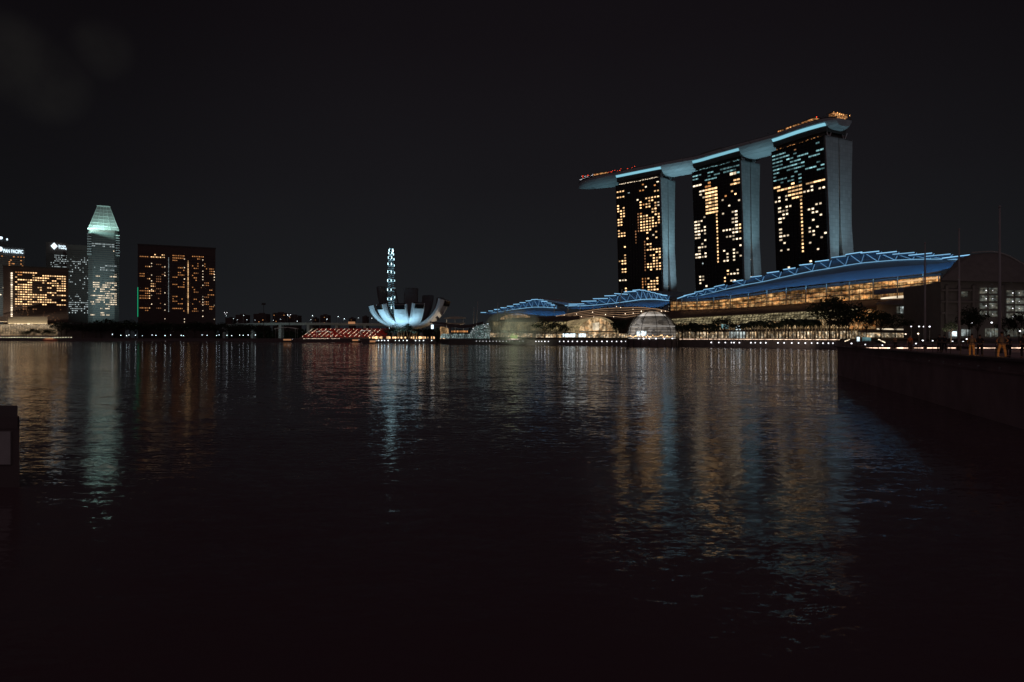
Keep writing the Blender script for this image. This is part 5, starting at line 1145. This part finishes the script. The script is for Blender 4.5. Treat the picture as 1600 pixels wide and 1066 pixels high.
# white small shrub lights / fountain with mist
fp = W(803, 529, 478); t = thing('fountain', 'water fountain lit green, wrapped in grey mist before the gallery', 'fountain', (fp.x, fp.y, 3.7))
MB().tube([(fp.x,fp.y,3.7),(fp.x,fp.y,4.5)], 5, 24).obj('basin', M['stone'], t)
M['spray'] = emit('lit_spray', (.5,.75,.2), .5, .5)
mb = MB(); r_ = random.Random(3)
for k in range(80):
    a = r_.random()*6.28; q = Vector((fp.x+3*r_.random()*math.cos(a), fp.y+3*r_.random()*math.sin(a), 4.5+abs(r_.gauss(0, 1.6)))); mb.ball(q, .16+.2*r_.random(), 5, 4)
tag(mb.obj('spray', M['spray'], t), kind='stuff')
m = bpy.data.materials.new('mist'); m.use_nodes = True; n_, l_ = m.node_tree.nodes, m.node_tree.links; n_.clear(); o_ = n_.new('ShaderNodeOutputMaterial'); v = n_.new('ShaderNodeVolumePrincipled'); l_.new(v.outputs[0], o_.inputs['Volume'])
v.inputs['Color'].default_value = (.8,.8,.72,1); tcx = n_.new('ShaderNodeTexCoord'); no = n_.new('ShaderNodeTexNoise'); no.inputs['Scale'].default_value = .11; l_.new(tcx.outputs['Object'], no.inputs['Vector'])
mr = n_.new('ShaderNodeMapRange'); l_.new(no.outputs['Fac'], mr.inputs[0]); mr.inputs[1].default_value = .35; mr.inputs[2].default_value = .7; mr.inputs[3].default_value = .02; mr.inputs[4].default_value = .12; l_.new(mr.outputs[0], v.inputs['Density'])
mb = MB(); mb.ball(W(803, 511, 480), 1, 20, 12, sz=(21,9,13)); o = mb.obj('mist', m, smooth=True); tag(o, 'pale grey mist hanging over the fountain', 'mist', kind='stuff')
area('fountain_light', W(800, 527, 462), W(803, 508, 480), 10, 2, 3500, (.85,.95,.7))

# ------------------------------------------------------------------ right-hand building
RA, RB = (176,278), (262,262)
t = thing('concrete_block', 'large dim concrete building at the right edge with rows of office windows', 'building', onp(1540, 527, RA, RB, 10))
IR = Vector((.18,.98,0))
def rb(name, x0_, x1_, y0_, y1_, off, m, th=.5, parent=None, n=3): return band(name, [(x0_,y0_),(x1_,y0_)], [(x0_,y1_),(x1_,y1_)], off, off, m, th, RA, RB, n, parent or t, IR)
a, b = onp(1470, 527, RA, RB, 1), onp(1700, 527, RA, RB, 1)
rb('wall', 1470, 1700, 440, 529, 1, 'stonewall', 40)
band('curved_roof', rs([(1500,404),(1520,397),(1550,394),(1575,398),(1600,411),(1640,428),(1700,440)], 12), rs([(1470,438),(1540,440),(1600,441),(1700,443)], 12), 12, -1.5, 'stonewall', 2, RA, RB, 12, t, IR)
mb = MB(); mb.tube([onp(x, y-.6, RA, RB, 11) for x, y in rs([(1518,395.5),(1535,394),(1550,393.6),(1562,395),(1580,402),(1600,414),(1640,432)], 14)], .22, 5); mb.obj('roof_rim', M['steel'], t)
for px in (1478,1498,1520,1565,1606): rb('pier', px, px+4, 446, 529, -.6, 'stonewall', 1.7)
for y in (452,470,488): rb('ledge', 1471, 1528, y, y+3, -.3, 'stonewall', 1.2)
for x0_, x1_, x2_, x3_, ys, dy in ((1531.5,1542,1546,1558.5,450,12), (1573.5,1583.5,1587,1600,454,12)):
    for k in range(4):
        y = ys+k*dy
        for (a_, b_) in ((x0_, x1_), (x2_, x3_)):
            w_ = rb('office_window', a_, b_, y, y+8.5, .55, 'officelit', .3)
            mb = MB(); p = onp(b_-1 if a_ == x0_ else (a_+b_)/2-1, y+4+(k % 2), RA, RB, .2); mb.ball(p, .17 if a_ == x0_ else .1, 6, 4); mb.obj('ceiling_lamp', M['lamp_white'], w_)
rb('office_window', 1502, 1512, 456, 464, .55, 'officelit', .3)
rb('ground_floor_glass', 1540, 1700, 513.5, 526, .5, 'officelit', .3); rb('lit_panel', 1488, 1495, 518, 525.5, -.8, 'screen', .3); rb('lit_panel', 1501, 1509, 515, 525, .4, 'coolshop', .3); rb('lit_panel', 1511, 1516, 515, 525, .4, 'coolshop', .3); rb('lit_panel', 1547, 1549, 519.5, 527, -.7, 'coolshop', .3)
mb = MB()
for px in range(1542, 1640, 6): mb.tube([onp(px, 527, RA, RB, -.2), onp(px, 513.5, RA, RB, -.2)], .12, 4)
mb.obj('mullions', M['stonewall'], t)
area('wall_wash', W(1500, 533, 225), onp(1505, 490, RA, RB, 1), 30, 2, 1500, (1,.8,.65))
# low wing between hall and block
WA, WB = (172,300), (200,292)
t = thing('corner_wing', 'low wing with shallow curved roof and bright upper window at the mall end', 'building', onp(1420, 527, MA, MBp, -14))
band('wall', [(1370,476),(1425,474),(1472,474)], [(1370,529),(1425,529),(1472,529)], -14, -14, 'stonewall', 12, MA, MBp, 4, t, IN)
band('roof', rs([(1369,473.5),(1385,468.5),(1400,466.4),(1420,466.8),(1440,471.5)], 8), rs([(1369,475.5),(1400,476.5),(1420,477.5),(1440,475)], 8), -10, -17, 'brown', .6, MA, MBp, 8, t, IN)
for x0_, x1_, m_ in ((1401,1406,'officelit'),(1407,1418,'coolshop'),(1419.5,1432,'coolshop'),(1434.5,1438,'coolshop')): band('window', [(x0_,479.5),(x1_,479)], [(x0_,489.5),(x1_,490)], -14.5, -14.5, m_, .3, MA, MBp, 3, t, IN)
band('window', [(1465.5,478),(1468.5,478)], [(1465.5,486),(1468.5,486)], -14.5, -14.5, 'coolshop', .3, MA, MBp, 3, t, IN)
for px in (1420, 1440, 1461): band('pier', [(px,477),(px+3,477)], [(px,529),(px+3,529)], -15.6, -15.6, 'stonewall', 1.5, MA, MBp, 3, t, IN)
for y in (494, 507): band('ledge', [(1420,y),(1472,y)], [(1420,y+3),(1472,y+3)], -15.2, -15.2, 'stonewall', 1.1, MA, MBp, 3, t, IN)
band('terrace_lights', [(1370,513),(1418,514)], [(1370,515),(1418,516)], -20, -20, 'bandlit', .3, MA, MBp, 3, t, IN)
band('terrace_slab', [(1340,516),(1425,517)], [(1340,519),(1425,520)], -21, -21, 'darkcon', 6, MA, MBp, 3, t, IN)
band('lower_shopfronts', [(1345,520),(1430,521)], [(1345,527),(1430,527.5)], -16, -16, 'shop', .3, MA, MBp, 3, t, IN)
t = thing('orange_vault', 'small ribbed glass vault glowing orange behind dark trees', 'glass vault', onp(1350, 527, MA, MBp, -18))
vb = [(1326,514),(1330,500),(1338,490),(1350,484.5),(1362,483),(1368,486),(1368,514)]
M['orangeglow'] = interior('orange_room', (1,.34,.08), (1,.6,.25), .7, .4, .38)
fr = [onp(x, y, MA, MBp, -20) for x, y in vb]; bk = [onp(x, y, MA, MBp, -15) for x, y in vb]
MB().loft([fr, bk]).obj('glass', M['orangeglow'], t)
for s_ in (0, 7, 14, 21, 28): MB().tube([onp(1326+s_, 514, MA, MBp, -20.5), onp(1331+s_, 500, MA, MBp, -20.5), onp(1340+s_, 488+s_*.05, MA, MBp, -20.5), onp(1345+s_, 484.5, MA, MBp, -20.5)], .3, 5).obj('rib', M['darksteel'], t)
# lamps seen between the trees on the right
ml = [(1423.7,510.3),(1436,510.3),(1443.5,510.5),(1452.5,510.5),(1415,522.2),(1434.7,521.5),(1441.8,532.2),(1457.4,532.8),(1488.3,533.6),(1431.2,537),(1504.8,534),(1531.5,529),(1510.5,530),(1593.8,517.5),(1518,504.8),(1549.5,504.2),(1330.5,536.8),(1352,538.5),(1378.5,539.5)]
for i, (px, py) in enumerate(ml):
    D = 240 if py < 512 else 170 if py < 524 else 118; big_ = py < 506
    p = W(px, py, D); kk = 'lamp_warm' if i in (4,5) else 'lamp_white'
    t = thing('park_lamp', f'{nth(i)} small promenade lamp among the trees and poles at right', 'lamp', (p.x, p.y, 3.8), 'small lamps on the right promenade')
    MB().tube([(p.x, p.y, 3.8), (p.x, p.y, max(p.z, 3.9))], .05, 5).obj('pole', M['darksteel'], t); MB().ball(p, .30 if big_ else .0011*D, 8, 6, sz=(1,1,.8)).obj('lamp_head', M[kk], t, smooth=True)

# ------------------------------------------------------------------ near promenade on the right
DK = 4.03
edge = [(47.2,99),(30.6,41),(28.6,20),(27,-20)]
tag(MB().prism(edge+[(150,-20),(170,150),(82,150)], -2, DK).obj('quay_wall', M['stone']), 'dark stone quay wall of the near promenade', 'quay wall', kind='structure')
o = MB()
o.prism([(x-.45, y) for x, y in edge]+[(e[0]+1.0, e[1]) for e in edge[::-1]], DK+.004, DK+.16); co = tag(o.obj('kerb', M['darkcon']), 'raised coping along the near quay edge', 'kerb', kind='structure')
# lower ledge with fenders
t = thing('fender_rail', 'dark timber fender rail fixed along the near quay wall', 'fender', (38,70,2.6))
mb = MB()
for (a, b) in zip(edge, edge[1:]):
    a = Vector((*a, 2.9)); b = Vector((*b, 2.9)); dd = (b-a).normalized(); nn = Vector((-abs(dd.y), dd.x if dd.y < 0 else -dd.x, 0)).normalized()
    mb.obox(a+Vector((-.003,0,.35)), b-a, Vector((-.12,0,0)), (0,0,.14))
mb.obj('beam', M['stone'], t)
mb = MB()
for k in range(8):
    y = 36+k*3.4; x = lerp(30.6, 47.2, (y-41)/58)-.5; mb.tube([(x,y,3.55),(x-.08,y,3.55)], .07, 8)
mb.obj('reflectors', M['steel'], t)
t = thing('light_bench', 'long low bench with glowing warm strip under its seat', 'bench', (70,86,DK))
segs = [(1340,1349),(1354,1372),(1374,1391),(1402,1420),(1429,1446),(1449,1468),(1482,1494),(1523,1532),(1532.5,1557),(1570,1577),(1581,1660)]
for a, b in segs:
    n = max(1, round((b-a)/5)); mb = MB()
    for k in range(n):
        x0_ = lerp(a, b, k/n); x1_ = lerp(a, b, (k+1)/n)-.5; p = W(x0_, 544.2, 86); q = W(x1_, 544.2, 86); mb.obox((p.x, 86, 4.10), (q.x-p.x,0,0), (0,.1,0), (0,0,.085))
    mb.obj('light_strip', M['led'], t)
p = W(1338, 543, 86); q = W(1665, 543, 86); MB().box(((p.x+q.x)/2, 86.5, 4.33), (q.x-p.x, 1.3, .14)).obj('seat', M['darkcon'], t); MB().box(((p.x+q.x)/2, 86.7, 4.14), (q.x-p.x-.4, .9, .2)).obj('plinth', M['darkcon'], t)
poles = [(1445.3,86,'leftmost and shortest-looking of three tall thin poles on the near promenade'),(1498.5,75,'middle one of three tall thin poles on the near promenade'),(1562,62,'rightmost and tallest-looking of three tall thin poles on the near promenade')]
for px, D, lab in poles:
    x = (px-800)/F*D; t = thing('flagpole', lab, 'flagpole', (x, D, DK), 'tall thin poles on the near promenade')
    MB().tube([(x,D,DK),(x,D,DK+6),(x,D,17.3)], [.13,.11,.07], 10).obj('pole', M['steel'], t, smooth=True); MB().tube([(x,D,DK),(x,D,DK+.5)], .24, 10).obj('base', M['darksteel'], t); MB().ball((x,D,17.35), .12).obj('finial', M['steel'], t)
    MB().tube([(x+.12,D,DK+1.4),(x+.10,D,17)], .012, 4).obj('halyard', M['steel'], t)
area('promenade_light', (33.45, 49.3, 4.32), (34, 50.5, 4.45), .3, .1, 3.5, (1,.45,.12)); area('promenade_light', (32.5, 45.4, 4.32), (33.3, 46.5, 4.45), .3, .1, 3.5, (1,.45,.12))
area('promenade_light', (42.5, 72, 4.35), (43, 74, 4.9), .3, .1, 5, (1,.35,.12)); area('promenade_light', (58, 72, 6), (48, 70, 4.2), .5, .3, 45, (1,.6,.4))
# railing at the near deck edge
t = thing('edge_railing', 'thin dark cable railing along the near quay edge', 'railing', (38,70,DK))
pr_ = []
for k in range(36):
    y = 24+k*2.1; x = lerp(28.9, 30.6, (y-24)/17) if y < 41 else lerp(30.6, 47.2, (y-41)/58); pr_.append(Vector((x+.15, y, DK+.16))); MB().tube([pr_[-1], pr_[-1]+Vector((0,0,.95))], .022, 5).obj('post', M['darksteel'], t)
mb = MB()
for h in (.95,): mb.tube([p+Vector((0,0,h)) for p in pr_], .025, 5)
for h in (.3,.6): mb.tube([p+Vector((0,0,h)) for p in pr_], .008, 4)
mb.obj('rails', M['darksteel'], t)
# jetty canopy with slanting lights at the corner
for i, (x0_, y0_, x1_, y1_, lab) in enumerate(((1320,533.5,1327.5,530.5,'short slanting white light line on a moored boat roof at the wall corner'),(1372.5,530.5,1383,535.5,'slanting white light line on the canopy right of the wall corner'))):
    a = W(x0_, y0_, 150); b = W(x1_, y1_, 150); t = thing('light_canopy', lab, 'canopy', ((a.x+b.x)/2, 150, 3.7))
    MB().tube([a, b], .1, 5).obj('light_tube', M['w_white'], t); MB().hexa([a+Vector((0,.1,-.1)), b+Vector((0,.1,-.1)), b+Vector((0,3,-.1)), a+Vector((0,3,-.1)), a+Vector((0,.1,.1)), b+Vector((0,.1,.1)), b+Vector((0,3,.1)), a+Vector((0,3,.1))]).obj('roof', M['darksteel'], t)
    for q in (a, b): MB().tube([(q.x, 151, 3.7), (q.x, 151, q.z)], .08, 5).obj('post', M['darksteel'], t)
t = thing('info_screen', 'small teal lit screen beside the wall corner', 'screen', W(1342, 534, 150)); p = W(1341, 530, 150)
MB().box(p, (.5,.2,.9)).obj('panel', M['sign'], t); MB().box((p.x+2, p.y+.3, p.z), (1.8,.15,.8)).obj('side_panel', M['w_teal'], t)
MB().tube([(p.x, p.y+.2, 3.7), (p.x, p.y+.2, p.z)], .08, 5).obj('post', M['darksteel'], t)

# ------------------------------------------------------------------ people on the promenade
def skin_mesh(name, verts, edges_, radii, root, mats, parent, sub=1):
    me = bpy.data.meshes.new(name); me.from_pydata([tuple(v) for v in verts], edges_, []); o = bpy.data.objects.new('tmp', me); C.objects.link(o)
    o.modifiers.new('s', 'SKIN'); 
    for i, r_ in enumerate(radii):
        r_ = r_ if isinstance(r_, tuple) else (r_, r_); me.skin_vertices[0].data[i].radius = r_; me.skin_vertices[0].data[i].use_root = (i == root)
    sm = o.modifiers.new('d', 'SUBSURF'); sm.levels = sub; sm.render_levels = sub
    bpy.context.view_layer.update(); dg = bpy.context.evaluated_depsgraph_get(); m2 = bpy.data.meshes.new_from_object(o.evaluated_get(dg)); bpy.data.objects.remove(o)
    m2.materials.clear(); m2.materials.append(mats)
    for p_ in m2.polygons: p_.use_smooth = True
    return m2
SK = mat('skin', (.45,.27,.19), .6, .1); HAIR = mat('hair', (.02,.015,.012), .6)
def person(px, D, face, label, shirt, trousers, h=1.7, stance=.14, arm='down', group='people on the near promenade'):
    x = (px-800)/F*D; t = thing('person', label, 'person', (x, D, DK), group); t.matrix_basis = Matrix.Translation((x, D, DK)) @ Matrix.Rotation(R(face), 4, 'Z') @ Matrix.Scale(h/1.7, 4)
    V = Vector; el = {'down': ((.27,.02,1.10),(.27,-.06,.86)), 'rail': ((.26,-.12,1.12),(.18,-.34,1.02)), 'phone': ((.25,-.05,1.12),(.12,-.28,1.28)), 'hip': ((.34,.06,1.13),(.2,-.08,1.0))}[arm]
    # body skeleton, facing -y
    v = [V((0,0,.93)), V((0,0,1.08)), V((0,-.01,1.28)), V((0,0,1.40)), V((0,-.01,1.48)), V((0,-.02,1.56)), V((0,-.02,1.66))]
    r_ = [(.15,.11), (.135,.10), (.155,.105), (.10,.075), .052, (.072,.092), (.062,.082)]; e = [(0,1),(1,2),(2,3),(3,4),(4,5),(5,6)]
    tr_v = [V((0,0,.96))]; tr_r = [(.165,.12)]; tr_e = []; sh_v = [V((0,0,.90)), V((0,0,1.08)), V((0,-.01,1.28)), V((0,0,1.42))]; sh_r = [(.17,.125), (.155,.115), (.17,.12), (.09,.075)]; sh_e = [(0,1),(1,2),(2,3)]
    fingers = MB()
    for s in (-1, 1):
        fwd = .06*s
        i = len(v); v += [V((s*.09,0,.90)), V((s*(.08+stance*.35),-.01-fwd,.50)), V((s*(.07+stance*.6),.0,.09)), V((s*(.07+stance*.7),-.15,.04))]; r_ += [.088, .060, .040, .038]; e += [(0,i),(i,i+1),(i+1,i+2),(i+2,i+3)]
        j = len(tr_v); tr_v += [V((s*.09,0,.88)), V((s*(.08+stance*.35),-.01-fwd,.50)), V((s*(.07+stance*.6),.0,.12))]; tr_r += [.105, .078, .062]; tr_e += [(0,j),(j,j+1),(j+1,j+2)]
        i = len(v); eb = V((s*el[0][0], el[0][1], el[0][2])); wr = V((s*el[1][0], el[1][1], el[1][2])); hd = wr+(wr-eb).normalized()*.07
        v += [V((s*.18,0,1.39)), eb, wr, hd]; r_ += [.055, .040, .027, (.036,.018)]; e += [(3,i),(i,i+1),(i+1,i+2),(i+2,i+3)]
        j = len(sh_v); sh_v += [V((s*.18,0,1.385)), (V((s*.18,0,1.39)).lerp(eb, .75))]; sh_r += [.070, .060]; sh_e += [(3,j),(j,j+1)]
        dr = (wr-eb).normalized(); sd = dr.cross(V((0,1,0) if abs(dr.z) > .5 else (0,0,1))).normalized(); cu = dr.cross(sd)
        for k, ln in enumerate((.068,.078,.074,.058)):
            b0 = hd+sd*(.03-.02*k)+dr*.01; fingers.tube([b0, b0+dr*ln*.5-cu*.006, b0+dr*ln*.85-cu*.028], [.009,.008,.006], 6)
        b0 = wr+dr*.03+sd*.03; fingers.tube([b0, b0+sd*.022+dr*.025, b0+sd*.024+dr*.052], [.011,.009,.007], 6)
    body = skin_mesh('body', v, e, r_, 0, SK, t)
    bm = bmesh.new(); bm.from_mesh(body); fm = fingers.mesh('f', SK); bm.from_mesh(fm)
    nose = MB(); nose.hexa([(-.012,-.108,1.56),(.012,-.108,1.56),(.008,-.09,1.56),(-.008,-.09,1.56),(-.006,-.095,1.60),(.006,-.095,1.60),(.005,-.09,1.60),(-.005,-.09,1.60)])
    for s in (-1,1): nose.ball((s*.074,-.01,1.585), .02, 6, 5, sz=(.4,.8,1.3))
    nm = nose.mesh('n', SK); bm.from_mesh(nm); bm.to_mesh(body); bm.free()
    for nm_, me_ in (('body', body), ('shirt', skin_mesh('shirt', sh_v, sh_e, sh_r, 0, shirt, t)), ('trousers', skin_mesh('trousers', tr_v, tr_e, tr_r, 0, trousers, t))):
        o = bpy.data.objects.new(nm_, me_); C.objects.link(o); o.parent = t
    hb = MB(); hb.ball((0,.008,1.648), 1, 12, 8, sz=(.086,.104,.078)); o = bpy.data.objects.new('hair', hb.mesh('hair', HAIR)); C.objects.link(o); o.parent = t
    for p_ in o.data.polygons: p_.use_smooth = True
    sh2 = MB()
    for s in (-1, 1): sh2.ball((s*(.07+stance*.68), -.06, .04), 1, 10, 6, sz=(.05,.135,.045))
    o = bpy.data.objects.new('shoes', sh2.mesh('shoes', M['rubber'])); C.objects.link(o); o.parent = t
    return t
TAN = mat('tan_cloth', (.55,.36,.18), .8, .15); GREY = mat('grey_cloth', (.20,.18,.17), .8, .2); DARK = mat('dark_cloth', (.03,.03,.035), .8, .2); ORG = mat('rust_cloth', (.45,.16,.06), .8, .2)
person(1518.5, 50.5, 160, 'person in dark top and tan trousers standing between the middle and right poles', GREY, TAN, 1.72, .10, 'rail')
person(1565.5, 46.5, 170, 'person in grey shirt and tan trousers standing legs apart at the rightmost pole', GREY, TAN, 1.83, .26, 'hip')
person(1576, 50, 200, 'person in dark clothes just right of the one standing legs apart', DARK, DARK, 1.66, .1)
person(1531, 52, 150, 'person in dark clothes close behind the one in tan trousers', DARK, DARK, 1.66, .12, 'phone')
person(1468, 66, 190, 'person in black at left of a close pair between the left and middle poles', DARK, DARK, 1.74, .12)
person(1475.5, 66.5, 160, 'person in black at right of a close pair between the left and middle poles', DARK, DARK, 1.70, .14, 'phone')
person(1422, 74, 180, 'person in rust coloured top left of the leftmost pole', ORG, DARK, 1.66, .12)
person(1399, 78, 200, 'person in tan top farthest left on the near promenade', TAN, DARK, 1.62, .12, 'rail')
person(1600, 47, 180, 'person in dark clothes at the very right edge', DARK, DARK, 1.7, .12)

# ------------------------------------------------------------------ pier head at the left edge
t = thing('pier_head', 'dark concrete pier head with a paler recessed panel at the left edge', 'pier', (-24,26,0))
xr = (30.5-800)/F*25
kx = (xr)/25
MB().prism([(-40,25),(xr,25),(kx*29,29),(-44,29)], -1, 2.15).obj('block', M['darkcon'], t)
kx2 = (27.5-800)/F
MB().prism([(-40,24.97),(kx2*24.97,24.97),(kx2*29,29),(-44,29)], 2.153, 2.6).obj('cap', M['darkcon'], t)
xp = (18-800)/F*25
M['panelgrey'] = mat('panel_grey', (.5,.5,.5), .8, .2, 2)
MB().box((xp-3, 24.96, 1.45), (6, .06, 1.2)).obj('panel', M['panelgrey'], t)
